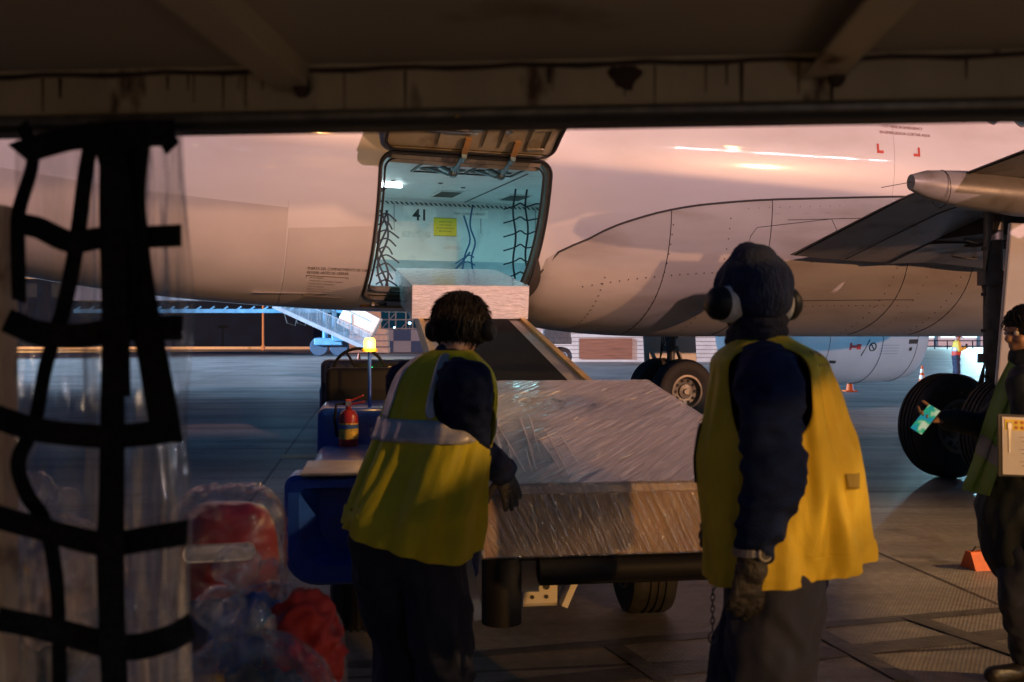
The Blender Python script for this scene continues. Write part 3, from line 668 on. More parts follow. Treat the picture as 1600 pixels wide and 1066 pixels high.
# ---- far engine
EY0 = 5.75; EZ = 1.72
def nac(x, r_, a): return V((x - .72, EY0 + math.cos(a) * r_, EZ + math.sin(a) * r_ * 1.0))
prof = [(7.62, .93), (7.66, 1.0), (7.60, 1.07), (7.3, 1.13), (6.7, 1.165), (5.8, 1.16), (5.0, 1.08), (4.1, .95), (3.3, .8)]
mb = MB(); mb.loft([[nac(7.3, .86, a) for a in [2 * math.pi * i / 40 for i in range(40)]]] + [[nac(x, r_, a) for a in [2 * math.pi * i / 40 for i in range(40)]] for x, r_ in prof])
en = mb.build('engine_nacelle', M['nacelle'], plane, smooth=True, sharp=60)
for x, r_ in ((7.25, 1.137), (6.3, 1.170), (5.0, 1.084)):
    mb = MB(); mb.tube([nac(x, r_, a) for a in frange(0, 6.2832, 40)], .006, 4, cap=False); mb.build('cowl_seam', M['seam'], en)
def nacs(x, ang, off=.004):
    r_ = lerp_tab([(a, b) for a, b in prof[::-1]], x) + off; return nac(x, r_, ang)
AN = R(180 + 22)
mb = MB()
def npatch(x0, x1, a0, a1): mb.grid(lambda u, v_: nacs(x0 + (x1 - x0) * u, R(a0 + (a1 - a0) * v_)), 3, 3)
npatch(7.00, 7.25, 188, 193); mb.grid(lambda u, v_: nacs(7.08 + .08 * (u - .5) * 1.0, R(199 + 4 * (v_ - .5))), 2, 2); npatch(5.1, 5.26, 214, 218)
mb.build('cowl_vent', M['black'], en)
mb = MB(); 
mb.bar(nacs(5.80, R(206), .01), nacs(5.95, R(188), .01), .02, .01, up=(0, -1, 0)); mb.build('cowl_slash', M['black'], en)
mb = MB()
for q in range(12): pass
mb.grid(lambda u, v_: nacs(5.50 + .20 * u, R(194.5 + 3 * v_)), 3, 2); mb.grid(lambda u, v_: nacs(5.48 + .05 * u, R(192 + 8 * v_)), 2, 2); mb.grid(lambda u, v_: nacs(5.65 + .10 * u, R(193 + 6 * v_)), 2, 2)
mb.build('cowl_symbol', M['red'], en)
mb = MB(); mb.tube([nacs(6.05 + .085 * math.cos(a), R(196 + 4.3 * math.sin(a)), .008) for a in frange(0, 6.2832, 16)], .012, 4, cap=False); mb.tube([nacs(6.0, R(193), .01), nacs(6.1, R(199), .01)], .012, 4)
mb.build('cowl_symbol', M['black'], en)
for q in range(4): 
    mb = MB(); mb.grid(lambda u, v_: nacs(6.25 + .5 * u, R(194 + q * 3.2 + .5 * v_)), 4, 2); mb.build('cowl_stencil', mat('stencil_grey', (.2, .24, .28), .6) if 'stencil_grey' not in bpy.data.materials else bpy.data.materials['stencil_grey'], en)
# fin and tailplane so that the rest of the aircraft exists from other positions
mb = MB(); mb.loft([[V((-15, -.05, 5.8)), V((-20.5, -.03, 5.8)), V((-20.5, .03, 5.8)), V((-15, .05, 5.8))], [V((-19.5, -.03, 11.7)), V((-21.6, -.02, 11.7)), V((-21.6, .02, 11.7)), V((-19.5, .03, 11.7))]]); mb.build('tail_fin', M['paint'], plane)
for s_ in (-1, 1):
    mb = MB(); mb.loft([[V((-18, s_ * .5, 5.2)), V((-21, s_ * .5, 5.2)), V((-21, s_ * .5, 5.1)), V((-18, s_ * .5, 5.0))], [V((-20.6, s_ * 6.2, 5.6)), V((-22, s_ * 6.2, 5.6)), V((-22, s_ * 6.2, 5.57)), V((-20.6, s_ * 6.2, 5.55))]]); mb.build('tailplane', M['paint'], plane)
# ------------------------------------------------------------------ background of the apron
conc = mat('wall_render', (.60, .55, .48), .7, var=.12, vscale=1.2, bump=.1, bscale=8)
def wallbox(name, px0, px1, d, z0, z1, m, thick=.4, label=None, cat='wall', dd_=0):
    a, b = (px0 - 800) / F * d, (px1 - 800) / F * (d + dd_)
    e = empty(name, ((a + b) / 2, d + dd_ / 2, 0)); tag(e, label, cat); L = math.hypot(b - a, dd_)
    e.rotation_euler.z = math.atan2(dd_, b - a)
    mb = MB(); mb.box((0, thick / 2, (z0 + z1) / 2), (L, thick, z1 - z0)); mb.build('wall', m, e); return e, L
e, L = wallbox('perimeter_wall', 700, 1190, 62, 0, 2.72, conc, label='low pale wall with horizontal ribs and a brown panel behind the landing gear', cat='wall')
mb = MB()
for q in range(10): mb.box((0, -.02, .28 + .25 * q), (L, .04, .035))
mb.build('rib', mat('rib_darker_tone', (.42, .36, .30), .7), e)  # ribs coloured darker than the wall
mb = MB(); mb.box((-1.45 + 1.2 + .3, -.05, .82), (3.3, .05, 1.28)); bp_ = mb.build('brown_panel', mat('brown_boards', (.26, .10, .05), .7, var=.35, vscale=2, stretch=(.4, 1, 9)), e)
mb = MB(); mb.box((0, .2, 2.76), (L, .5, .10)); mb.build('coping', conc, e)
# blue lit building behind that wall
bb = mat('far_facade_blue', (.08, .25, .45), .5, var=.3, vscale=.6)
def building(name, px0, px1, d, h, label, m, wins=None, lit=None, es=2.5):
    a, b = (px0 - 800) / F * d, (px1 - 800) / F * d
    e = tag(empty(name, ((a + b) / 2, d, 0)), label, 'building'); W = b - a
    mb = MB(); mb.box((0, 5, h / 2), (W, 10, h)); mb.build('wall', m, e)
    mb = MB(); mb.box((0, 5, h + .15), (W + .6, 10.6, .3)); mb.build('roof', M['wing'], e)
    if wins:
        nx, nz, z0, z1, lm = wins
        for i in range(nx):
            for k in range(nz):
                mb = MB(); mb.box((-W / 2 + W * (i + .5) / nx, -.04, z0 + (z1 - z0) * (k + .5) / nz), (W / nx * .62, .08, (z1 - z0) / nz * .6)); mb.build('window', lm, e)
    return e
litw = mat('lit_window_blue', (.4, .6, .8), .4, emit=(.25, .6, 1), es=.9)
darkw = mat('dark_window', (.03, .04, .06), .1)
building('terminal_building', 800, 1180, 120, 9, 'long dark blue terminal building rising behind the pale wall', bb, (22, 2, 2.6, 8, litw))
dk = mat('dark_cladding', (.005, .011, .03), .7, var=.25, vscale=.5, spec=.08)
building('hangar', -350, 490, 130, 9, 'wide dark hangar far behind the tail, left of the boarding bridge', dk, (14, 1, 6, 9, darkw))
# lit strip of ground in front of the hangar
mb = MB(); mb.box((-70, 118, .15), (118, 1.2, .3)); tag(mb.build('kerb', mat('kerb_concrete', (.55, .45, .32), .7, var=.1)), kind='structure')
lamp('kerb_lamp', 'SPOT', 42000, (1, .50, .16), loc=(-52, 92, 9), aim=(-48, 119, 0), spot_size=R(120), shadow_soft_size=.4)
# slim post before the hangar
t = tag(empty('light_pole', ((411 - 800) / F * 112, 112, 0)), 'slim orange lit pole standing alone before the dark hangar', 'pole')
mb = MB(); mb.lathe([(.22, 0), (.22, .5), (.12, .55), (.09, 9)], seg=10); mb.build('pole', mat('pole_orange', (.55, .30, .15), .6), t, smooth=True)
mb = MB(); mb.box((0, 0, 9.05), (1.2, .4, .2)); mb.build('lamp_head', M['steel'], t)
# lattice structure and block wall in the middle
t = tag(empty('steel_scaffold', ((610 - 800) / F * 112, 112, 0)), 'steel scaffold of posts and rails beyond the beacon, above a chequered wall', 'scaffold')
mb = MB()
for q in range(8): x = -3.2 + q * .95 + (.2 if q % 2 else 0); mb.bar((x, 0, 0), (x, 0, 6.4), .14, .14)
mb.build('post', M['steel'], t)
mb = MB()
for z in (2.4, 3.4, 4.4, 5.6, 6.3): mb.bar((-3.3, 0, z), (3.6, 0, z), .12, .12)
for q in range(3): mb.bar((-3.2 + q * 2.2, .1, 2.4), (-1.4 + q * 2.2, .1, 4.4), .08, .08)
mb.build('rail', M['steel'], t)
mb = MB(); mb.box((-2.3, -.4, 3.6), (2.6, .3, 2.6)); mb.build('panel', mat('scaffold_sheet', (.45, .36, .28), .6, var=.2, vscale=2), t)
t = tag(empty('block_wall', ((628 - 800) / F * 98, 98, 0)), 'low wall painted in dark blue and white blocks under the scaffold', 'wall')
mb = MB(); mb.box((0, .3, 1.1), (8.6, .6, 2.2)); mb.build('wall', mat('white_block', (.26, .29, .33), .6), t)
for q in range(5):
    for k in range(2):
        if (q + k) % 2: mb = MB(); mb.box((-3.4 + q * 1.72, -.02, .55 + 1.1 * k), (1.7, .05, 1.08)); mb.build('blue_block', mat('navy_block', (.03, .07, .16), .6) if 'navy_block' not in bpy.data.materials else bpy.data.materials['navy_block'], t)
t = tag(empty('pallet_stack', ((577 - 800) / F * 90, 90, 0)), 'pale stack of crates lit warm beside the chequered wall', 'crates')
for q in range(4):
    mb = MB(); mb.box((0, 0, .32 + .55 * q), (3.6 - .1 * q, 1.4, .46)); mb.build('crate', mat('crate_warm', (.62, .48, .36), .7, var=.15, vscale=3) if 'crate_warm' not in bpy.data.materials else bpy.data.materials['crate_warm'], t)
t = tag(empty('shade_pier', (15, -36, 0)), 'long pier form added unseen behind the viewer to shade the near stand', 'building')  # occluder added out of view, keeps the pink floodlight off the near ground
mb = MB(); mb.box((0, -8, 8.9), (190, 16, 17.8)); mb.build('wall', conc, t)
mb = MB(); mb.box((0, -8, 18.0), (192, 17, .35)); mb.build('roof', M['steel'], t)
for q in range(24):
    mb = MB(); mb.box((-86 + q * 7.5, .05, 7), (5, .12, 3)); mb.build('window', darkw, t)
t = tag(empty('sodium_blocker_long', (14, .4, 0), R(41)), 'long steel container added unseen to the right to block low sodium light', 'container')  # added blocker, keeps low sodium light from passing under the belly
mb = MB(); mb.rbox((0, 0, 1.1), (14, 2.2, 2.0), .03); mb.build('body', M['steel'], t)
t = tag(empty('floodlight_mast', (53, -24, 0), R(34)), 'high mast carrying a row of cold floodlights, out of view behind', 'light mast')
mb = MB(); mb.lathe([(.4, 0), (.25, 15)], seg=12); mb.bar((-7.5, 0, 15), (7.5, 0, 15), .2, .2); mb.build('mast', M['steel'], t)
fm = mat('floodlight_lens', (.8, .9, 1), .3, emit=(.75, .88, 1), es=220); fm2 = mat('sodium_lens', (1, .8, .5), .3, emit=(1, .62, .25), es=260)
for x in (-7.4, -5.6, -3.9, -1.4, -.2, 1.9, 3.8, 5.0, 7.2):
    mb = MB(); mb.rbox((x, .2, 15.0), (.75, .12, .42), .03); mb.build('lamp_head', fm, t)
mb = MB(); mb.rbox((-3.4, .2, 18.2), (.7, .12, .5), .03); mb.bar((-3.4, 0, 15), (-3.4, 0, 18.2), .1, .1); mb.build('lamp_head', fm2, t)
t = tag(empty('sodium_blocker_tall', (12, -6.5, 0), R(52)), 'tall closed container added unseen behind on the right to block sodium light', 'container')  # added blocker, keeps the far sodium flood off the workers and cart
mb = MB(); mb.rbox((0, 0, 1.65), (7.4, 2.2, 2.9), .03); mb.build('body', M['steel'], t)
# far lamps (lit points)
lampm = mat('lamp_lens_cold', (.8, .9, 1), .3, emit=(.4, .75, 1), es=14)
for px, py, d in ((572, 507, 150), (640, 505, 150), (617, 512, 150)):
    p = P(px, py, d); t = tag(empty('street_lamp', (p.x, p.y, 0)), {572: 'small cold street lamp just right of the boarding bridge stair', 640: 'small cold street lamp at the right end of the scaffold', 617: 'small cold street lamp in the middle of the scaffold'}[px], 'lamp', 'distant cold street lamps')
    mb = MB(); mb.lathe([(.1, 0), (.06, p.z)], seg=6); mb.build('pole', M['steel'], t)
    mb = MB(); mb.ell((0, 0, p.z), (.20, .20, .16), seg=8, rings=6); mb.build('lamp_head', lampm, t, smooth=True)
# boarding bridge with bogie and service stair
BRD = 78
bx = (515 - 800) / F * BRD
t = tag(empty('boarding_bridge', (bx, BRD, 0)), 'blue boarding bridge on a twin wheel bogie with a glazed service stair', 'boarding bridge')
bl = mat('bridge_blue', (.10, .28, .42), .45, var=.2, vscale=2); pal = mat('bridge_pale_panel', (.28, .32, .35), .35, var=.15, vscale=1.5)
mb = MB(); mb.box((-9.5, .5, 5.7), (21, 2.8, 2.7)); mb.build('tunnel', pal, t)
mb = MB(); mb.bar((-20, 0, 3.55), (1.2, 0, 3.55), .3, .3)
for q in range(20): mb.bar((-20 + q * 1.05, 0, 3.55), (-19.5 + q * 1.05, 0, 3.9), .12, .12)
mb.build('tunnel_truss', bl, t)
for x in (-.35, .35): mb = MB(); mb.cyl((x, 0, 1.1), (x, 0, 4.2), .22, seg=12); mb.build('lift_column', bl, t, smooth=True)
mb = MB(); mb.rbox((0, 0, 1.15), (2.2, 1.4, .55), .08); mb.rbox((.9, -.5, 1.55), (1.1, .8, .7), .05); mb.build('bogie', bl, t)
for x in (-.78, .78):
    mb = MB(); mb.lathe([(.35, -.25), (.66, -.25), (.75, -.15), (.75, .15), (.66, .25), (.35, .25)], (x, 0, .75), (0, 1, 0), 20); w_ = mb.build('wheel', mat('tyre_blueish', (.03, .06, .10), .6) if 'tyre_blueish' not in bpy.data.materials else bpy.data.materials['tyre_blueish'], t, smooth=True)
sd = V((1, -.05, -.62)).normalized()
a, b = V((-4.2, -1.0, 3.9)), V((3.4, -1.3, .45))
for k, off in enumerate((-.0, 1.1)):
    mb = MB(); mb.bar(a + V((0, off, 0)), b + V((0, off, 0)), .10, .30); mb.bar(a + V((0, off, 1.3)), b + V((0, off, 1.3)), .06, .06)
    for q in range(12): p = a.lerp(b, q / 11) + V((0, off, 0)); mb.bar(p, p + V((0, 0, 1.3)), .05, .05)
    mb.build('stair_side', pal, t)
gm = film('bridge_glazing', base=.25, streak=.25, scale=(.5, .5, .5), color=(.3, .42, .5), rough=.25, bump=.05)
mb = MB(); mb.add([a + V((0, -.05, .1)), b + V((0, -.05, .1)), b + V((0, -.05, 1.25)), a + V((0, -.05, 1.25))], [(0, 1, 2, 3)]); mb.build('stair_glazing', gm, t)
mb = MB()
for q in range(16): p = a.lerp(b, (q + .5) / 16); mb.box(p + V((0, .55, 0)), (.42, 1.05, .05))
mb.build('stair_tread', M['steel'], t)
mb = MB(); mb.rbox((2.4, -.2, 2.75), (2.9, 1.6, 1.9), .1, rot=Matrix.Rotation(R(28), 3, 'Y')); cb = mb.build('stair_cab', mat('cab_pale', (.75, .68, .62), .4, var=.12), t)
mb = MB(); mb.bar((1.9, -1.05, 3.3), (1.9, -1.05, 1.9), .06, .04); mb.bar((3.4, -1.05, 2.7), (.9, -1.05, 3.9), .06, .04); mb.build('cab_frame', bl, cb)
for q in range(4):
    mb = MB(); x = -3.5 + q * .8; mb.tube([(x, -.3, 3.5), (x + .3, -.5, 2.6), (x + .9, -.4, 2.4), (x + 1.1, -.2, 3.4)], .05, 5); mb.build('hanging_cable', M['seal'], t)
lamp('bridge_lamp', 'POINT', 150, (.45, .8, 1), loc=(-2.5, -6, 5.5), parent=t, shadow_soft_size=.3)
lamp('bridge_lamp', 'POINT', 500, (1, .75, .5), loc=(5.5, -5, 4.5), parent=t, shadow_soft_size=.3)
# service truck part visible under the belly, between the loader and the gear
t = tag(empty('service_truck', ((866 - 800) / F * 55, 55, 0)), 'service truck with pale slanted lift arm seen under the belly', 'truck')
mb = MB(); mb.rbox((-.3, .9, 1.35), (2.4, 4.2, .35), .05); mb.rbox((.15, .3, 1.72), (1.5, 1.5, .5), .05); mb.build('chassis', M['darkmetal'], t)
mb = MB(); mb.bar((-1.75, 0, .9), (-.35, .2, 3.2), .75, .3, up=(0, 1, 0)); mb.build('lift_arm', mat('arm_pale', (.62, .50, .44), .5, var=.1), t)
mb = MB(); mb.bar((.1, .2, 1.2), (.1, .2, 3.0), .35, .35); mb.build('mast', bl, t)
for x, y in ((.45, -.6), (-.9, -.6), (.45, 2.2), (-.9, 2.2)):
    mb = MB(); mb.lathe([(.25, -.16), (.44, -.16), (.5, -.1), (.5, .1), (.44, .16), (.25, .16)], (x, y, .5), (0, 1, 0), 18); w_ = mb.build('wheel', M['rubber'], t, smooth=True)
    mb = MB(); mb.lathe([(.24, -.12), (.24, -.17), (.1, -.13), (.01, -.13)], (x, y, .5), (0, 1, 0), 14); mb.build('rim', mat('rim_pale', (.4, .42, .45), .4) if 'rim_pale' not in bpy.data.materials else bpy.data.materials['rim_pale'], w_)
# brightly lit bay at the right
t = tag(empty('lit_terminal', ((1500 - 800) / F * 150, 150, 0)), 'brightly lit white terminal front far right beyond the engine', 'building')
mb = MB(); mb.box((0, 5, 5), (40, 10, 10)); mb.build('wall', mat('white_facade', (.8, .82, .84), .5), t)
mb = MB(); mb.box((0, 4.5, 10.2), (42, 12, .5)); mb.build('roof', M['steel'], t)
for q in range(5):
    mb = MB(); mb.box((-13 + q * 6.4, -.06, 3.4), (5.4, .1, 4.2)); w_ = mb.build('lit_window', mat('lit_glass', (.7, .85, 1), .3, emit=(.55, .86, 1), es=2.2) if 'lit_glass' not in bpy.data.materials else bpy.data.materials['lit_glass'], t)
    mb = MB(); mb.bar((-10 + q * 6.4, -.15, 0), (-10 + q * 6.4, -.15, 9), .35, .35); mb.build('column', bl, t)
t = tag(empty('guard_rail', ((1500 - 800) / F * 118, 118, 0)), 'dark low guard rail in front of the bright terminal', 'railing')
mb = MB()
for z in (.35, 1.0): mb.bar((-9, 0, z), (9, 0, z), .12, .12)
mb.build('rail', dk, t)
mb = MB()
for q in range(13): mb.bar((-9 + 1.5 * q, 0, 0), (-9 + 1.5 * q, 0, 1.0), .1, .1)
mb.build('post', dk, t)
lamp('terminal_lamp', 'SPOT', 60000, (.45, .85, 1), loc=(66, 138, 9), aim=(60, 100, 0), spot_size=R(110), shadow_soft_size=1)
# cones
org = mat('cone_orange', (.80, .14, .02), .5, var=.12, vscale=12); wht = mat('cone_white_band', (.8, .78, .74), .35)
def cone(px, py, h, label, bands=1, topdark=False):
    d = EYE * F / (py - HOR); t = tag(empty('traffic_cone', ((px - 800) / F * d, d, 0)), label, 'cone', 'traffic cones on the apron')
    mb = MB(); mb.rbox((0, 0, .02), (h * .56, h * .56, .04), .01); mb.build('base', org, t)
    mb = MB(); mb.lathe([(h * .19, .04), (h * .17, h * .1), (h * .045, h * .97), (h * .03, h), (.001, h)], seg=16); mb.build('body', org, t, smooth=True)
    for q in range(bands):
        z0 = h * (.40 + .28 * q); z1 = z0 + h * .16; rr = lambda z: h * (.17 + (.045 - .17) * (z / h - .1) / .87) + .004
        mb = MB(); mb.lathe([(rr(z0), z0), (rr(z1), z1)], seg=16, cap=False); mb.build('reflective_band', wht, t, smooth=True)
cone(561, 590, .95, 'tall orange cone with a white band behind the steering wheel', 1)
cone(1328, 612, .62, 'squat orange cone standing under the cyan engine', 0)
cone(1441, 606, .70, 'small striped cone behind the main wheel', 2)
# orange chock
p = G(1527, 888); t = tag(empty('wheel_chock', (p.x + .02, p.y, 0), R(10)), 'orange chock lying on the ground behind the walking woman', 'chock')
mb = MB(); mb.loft([[V((x, -.09, 0)), V((x, .09, 0)), V((x, .03, .12)), V((x, -.03, .12))] for x in (-.09, .09)]); mb.build('body', org, t)
mb = MB(); mb.tube([(-.06, 0, .115), (-.03, .0, .15), (.03, 0, .15), (.06, 0, .115)], .008, 6); mb.build('rope', M['black'], t)
# distant cars for the apron edge are not visible
# ------------------------------------------------------------------ BELT LOADER (local y = forward/up the belt, x = right)
LY = R(7.9); LO = V((.548, 4.293, 0)); LX = V((math.cos(LY), math.sin(LY), 0)); LYv = V((-math.sin(LY), math.cos(LY), 0))
SL = .152
lblue = mat('loader_blue_paint', (.015, .07, .42), .32, var=.2, vscale=6, bump=.03, bscale=10, coat=.3, color2=(.02, .03, .08), c2scale=5, c2lo=.55, c2hi=.75)
lyel = mat('loader_yellow_paint', (.72, .42, .04), .4, var=.15, vscale=6, color2=(.25, .13, .03), c2scale=7, c2lo=.6, c2hi=.8)
lgrey = mat('loader_grey_rail', (.42, .36, .32), .5, var=.15, vscale=5)
beltm = mat('belt_rubber', (.014, .014, .016), .9, var=.2, vscale=30, bump=.2, bscale=50, spec=.08)
blk = mat('black_plastic', (.010, .010, .011), .6, var=.2, spec=.2)
L_ = tag(empty('belt_loader', LO, LY), 'blue belt loader with yellow rails reaching up to the open hold door', 'belt loader')
bz = lambda y: .715 + SL * y
mb = MB(); mb.bar((0, -.1, bz(-.1) - .02), (0, 8.6, bz(8.6) - .02), .86, .03); mb.build('belt', beltm, L_)
mb = MB(); mb.bar((0, .7, bz(.7) - .11), (0, 8.5, bz(8.5) - .14), .92, .13); mb.build('belt_frame', blk, L_)
for s_ in (-1, 1):
    mb = MB(); mb.bar((s_ * .50, 0, bz(0) - .09), (s_ * .50, 8.5, bz(8.5) - .09), .13, .14); mb.build('side_rail', lgrey, L_)
    mb = MB(); mb.bar((s_ * .595, 1.0, bz(1) - .10), (s_ * .595, 8.6, bz(8.6) - .08), .055, .20); mb.build('yellow_rail', lyel, L_)
    mb = MB(); mb.cyl((s_ * .64 , -.02, .50), (s_ * .64, -.02, .72), .075, seg=20) if s_ > 0 else mb.cyl((-.60, -.02, .44), (-.60, -.02, .72), .085, seg=20)
    mb.build('rubber_buffer', blk, L_, smooth=True)
mb = MB(); mb.rbox((-.02, .35, .635), (1.16, .6, .15), .04); mb.build('end_housing', blk, L_)
mb = MB(); mb.cyl((-.45, -.06, bz(0) - .05), (.45, -.06, bz(0) - .05), .055, seg=16); mb.build('end_roller', blk, L_, smooth=True)
mb = MB(); mb.rbox((-.10, 3.3, .66), (1.0, 3.8, .20), .04); mb.build('chassis', M['darkmetal'], L_)
for y in (3.0, 5.2):
    mb = MB(); mb.bar((-.3, y, .7), (-.3, y + .5, bz(y + .5) - .2), .08, .08); mb.bar((.3, y, .7), (.3, y + .5, bz(y + .5) - .2), .08, .08); mb.build('lift_strut', M['steel'], L_)
mb = MB(); mb.lathe([(.03, 0), (.03, .26), (.001, .26)], (.60, .16, .44), (0, 0, 1)); mb.build('amber_marker_post', blk, L_)
mb = MB(); mb.ell((-.50, -.02, .735), (.035, .012, .014)); mb.build('amber_reflector', mat('amber_lens', (.6, .18, .03), .2), L_)
# white bracket with holes, strut
wb = mat('bracket_white', (.72, .68, .62), .45, var=.08)
mb = MB(); mb.box((-.33, .62, .40), (.17, .02, .14)); mb.box((-.33, .70, .335), (.17, .18, .012)); mb.bar((-.22, .62, .335), (-.16, .62, .47), .03, .14, up=(0, 1, 0)); br_ = mb.build('foot_bracket', wb, L_)
mb = MB()
for x, z, r_ in ((-.37, .425, .016), (-.30, .425, .016), (-.37, .375, .010), (-.30, .375, .010)): mb.cyl((x, .606, z), (x, .600, z), r_, seg=12)
mb.build('bolt_hole', M['black'], br_)
mb = MB(); mb.bar((-.74, .35, .74), (-.66, .35, .36), .045, .10, up=(0, 1, 0)); mb.build('support_leg', wb, L_)
mb = MB(); mb.box((-.86, 1.6, .60), (.55, .05, .05)); mb.build('cross_tube', mat('light_blue_paint', (.12, .32, .62), .4), L_)
# wheels
def lw(x, y, r_, wd, m=M['rubber'], rim='loader_rim'):
    prof = [(.5, -.42), (.8, -.48), (.95, -.42), (1, -.3)]
    full = [(r_ * a, wd * b) for a, b in prof]; 
    for g_ in (-.15, 0, .15): full += [(r_, wd * (g_ - .05)), (r_ * .96, wd * (g_ - .035)), (r_ * .96, wd * (g_ + .035)), (r_, wd * (g_ + .05))]
    full += [(r_ * a, -wd * b) for a, b in prof[::-1]]
    mb = MB(); mb.lathe(full, (x, y, r_), (1, 0, 0), 36); w_ = mb.build('wheel', m, L_, smooth=True, sharp=35)
    for s_ in (-1, 1):
        mb = MB(); mb.lathe([(r_ * .52, wd * .40), (r_ * .5, wd * .46), (r_ * .4, wd * .3), (r_ * .15, wd * .32), (.001, wd * .36)], (x, y, r_), (s_, 0, 0), 20); mb.build('rim', lgrey, w_, smooth=True)
lw(.46, 1.60, .30, .30); lw(-1.24, 1.45, .30, .26); lw(.46, 4.6, .30, .26); lw(-1.24, 4.7, .30, .26)
# cab side: bumper box, seat box, dash
def rb(name, c, size, m, r_=.05, parent=None, rot=None): mb = MB(); mb.rbox(c, size, r_, rot=rot, seg=3); return mb.build(name, m, parent or L_, smooth=True)
rear = MB()
prof = [(-.0, .46), (.0, .55)]
# shell with a recess: rounded frame around a tail light pocket
x0, x1, z0, z1, r_ = -1.56, -.62, .44, .975, .16
def rrect(x0, x1, z0, z1, r_, y, n_=6):
    pts = []
    for cx, cz, a0, rr in ((x1 - r_ * .3, z0 + r_ * .3, -90, r_ * .3), (x1 - r_ * .3, z1 - r_ * .3, 0, r_ * .3), (x0 + r_ * .35, z1 - r_ * .35, 90, r_ * .35), (x0 + r_, z0 + r_, 180, r_)):
        for q in range(n_ + 1): a = R(a0 + 90 * q / n_); pts.append(V((cx + rr * math.cos(a), y, cz + rr * math.sin(a))))
    return pts
rear.loft([rrect(x0, x1, z0, z1, r_, .92), rrect(x0, x1, z0, z1, r_, .72), rrect(x0 + .02, x1 - .02, z0 + .02, z1 - .02, r_, .69),
           rrect(x0 + .07, x1 - .05, z0 + .10, z1 - .06, r_ * .8, .69), rrect(x0 + .16, x1 - .05, z0 + .16, z1 - .07, r_ * .8, .80)])
rear.build('rear_bumper', lblue, L_, smooth=True, sharp=30)
rb('wing_body', (-1.02, 1.55, .78), (.92, 1.35, .36), lblue, .06)
rb('deck_top', (-1.05, .88, .985), (.86, .5, .018), mat('worn_deck_top', (.22, .20, .18), .4, metal=.3, var=.3, vscale=9), .008)
tl = rb('lamp_housing', (-.90, .735, .70), (.40, .08, .32), lblue, .02)
rb('tail_light', (-.88, .70, .70), (.32, .03, .24), mat('red_lens', (.16, .01, .01), .25, var=.2), .02, tl)
rb('red_reflector', (-.93, .685, .50), (.36, .012, .055), bpy.data.materials['red_lens'], .005)
rb('seat_box', (-1.06, 2.65, .93), (.86, .9, .52), lblue, .05)
rb('seat_step', (-1.02, 1.95, .88), (.88, .62, .14), lblue, .04)
rb('seat_back', (-1.16, 3.0, 1.24), (.62, .12, .36), blk, .04)
rb('seat_cushion', (-1.16, 3.25, 1.14), (.6, .5, .12), blk, .04)
ds = rb('dashboard', (-1.16, 4.15, 1.22), (.80, .30, .46), mat('dash_blue_black', (.015, .02, .05), .4, var=.2), .05)
rb('hood', (-1.16, 4.85, 1.0), (.86, 1.1, .5), lblue, .07)
mb = MB(); mb.rbox((-1.12, 3.995, 1.38), (.34, .02, .09), .005); dg_ = mb.build('gauge_panel', blk, ds)
mb = MB()
for q in range(2): mb.lathe([(.028, 0), (.03, .012), (.001, .012)], (-1.0 + .1 * q, 3.985, 1.37), (0, -1, 0), 14)
mb.build('gauge', M['steel'], dg_)
mb = MB(); mb.ell((-1.15, 3.93, 1.375), (.026, .012, .018)); mb.build('green_indicator', mat('green_lens', (.05, .8, .3), .3, emit=(.02, 1, .30), es=5), ds)
mb = MB(); c = V((-1.25, 3.84, 1.36)); tl_ = Matrix.Rotation(R(22), 3, 'X')
ring = [c + tl_ @ V((.20 * math.cos(a), 0, .20 * math.sin(a))) for a in frange(0, 2 * math.pi, 32)]
mb.tube(ring, .013, 8, cap=False); sw = mb.build('steering_wheel', blk, L_, smooth=True)
mb = MB()
for a in (0, 2.1, 4.2): mb.tube([c, c + tl_ @ V((.195 * math.cos(a), 0, .195 * math.sin(a)))], .010, 6)
mb.ell(c, (.035, .03, .035)); mb.tube([c, c + V((0, .25, -.12))], .02, 8); mb.build('steering_spoke', blk, sw, smooth=True)
# beacon
bcx, bcy = -1.16, 2.28
mb = MB(); mb.cyl((bcx, bcy, 1.18), (bcx, bcy, 1.55), .012, seg=10); bn = mb.build('beacon_pole', lblue, L_, smooth=True)
mb = MB(); mb.lathe([(.052, 0), (.052, .015), (.040, .02), (.001, .02)], (bcx, bcy, 1.545), seg=20); mb.build('beacon_base', lyel, bn, smooth=True)
mb = MB(); mb.lathe([(.036, 0), (.038, .02), (.036, .055), (.028, .068), (.001, .07)], (bcx, bcy, 1.565), seg=20); mb.build('beacon_lens', mat('beacon_amber', (1, .55, .15), .2, emit=(1, .42, .06), es=6), bn, smooth=True)
lamp('beacon_light', 'POINT', 4, (1, .5, .12), loc=(bcx, bcy - .08, 1.60), parent=bn, shadow_soft_size=.04)
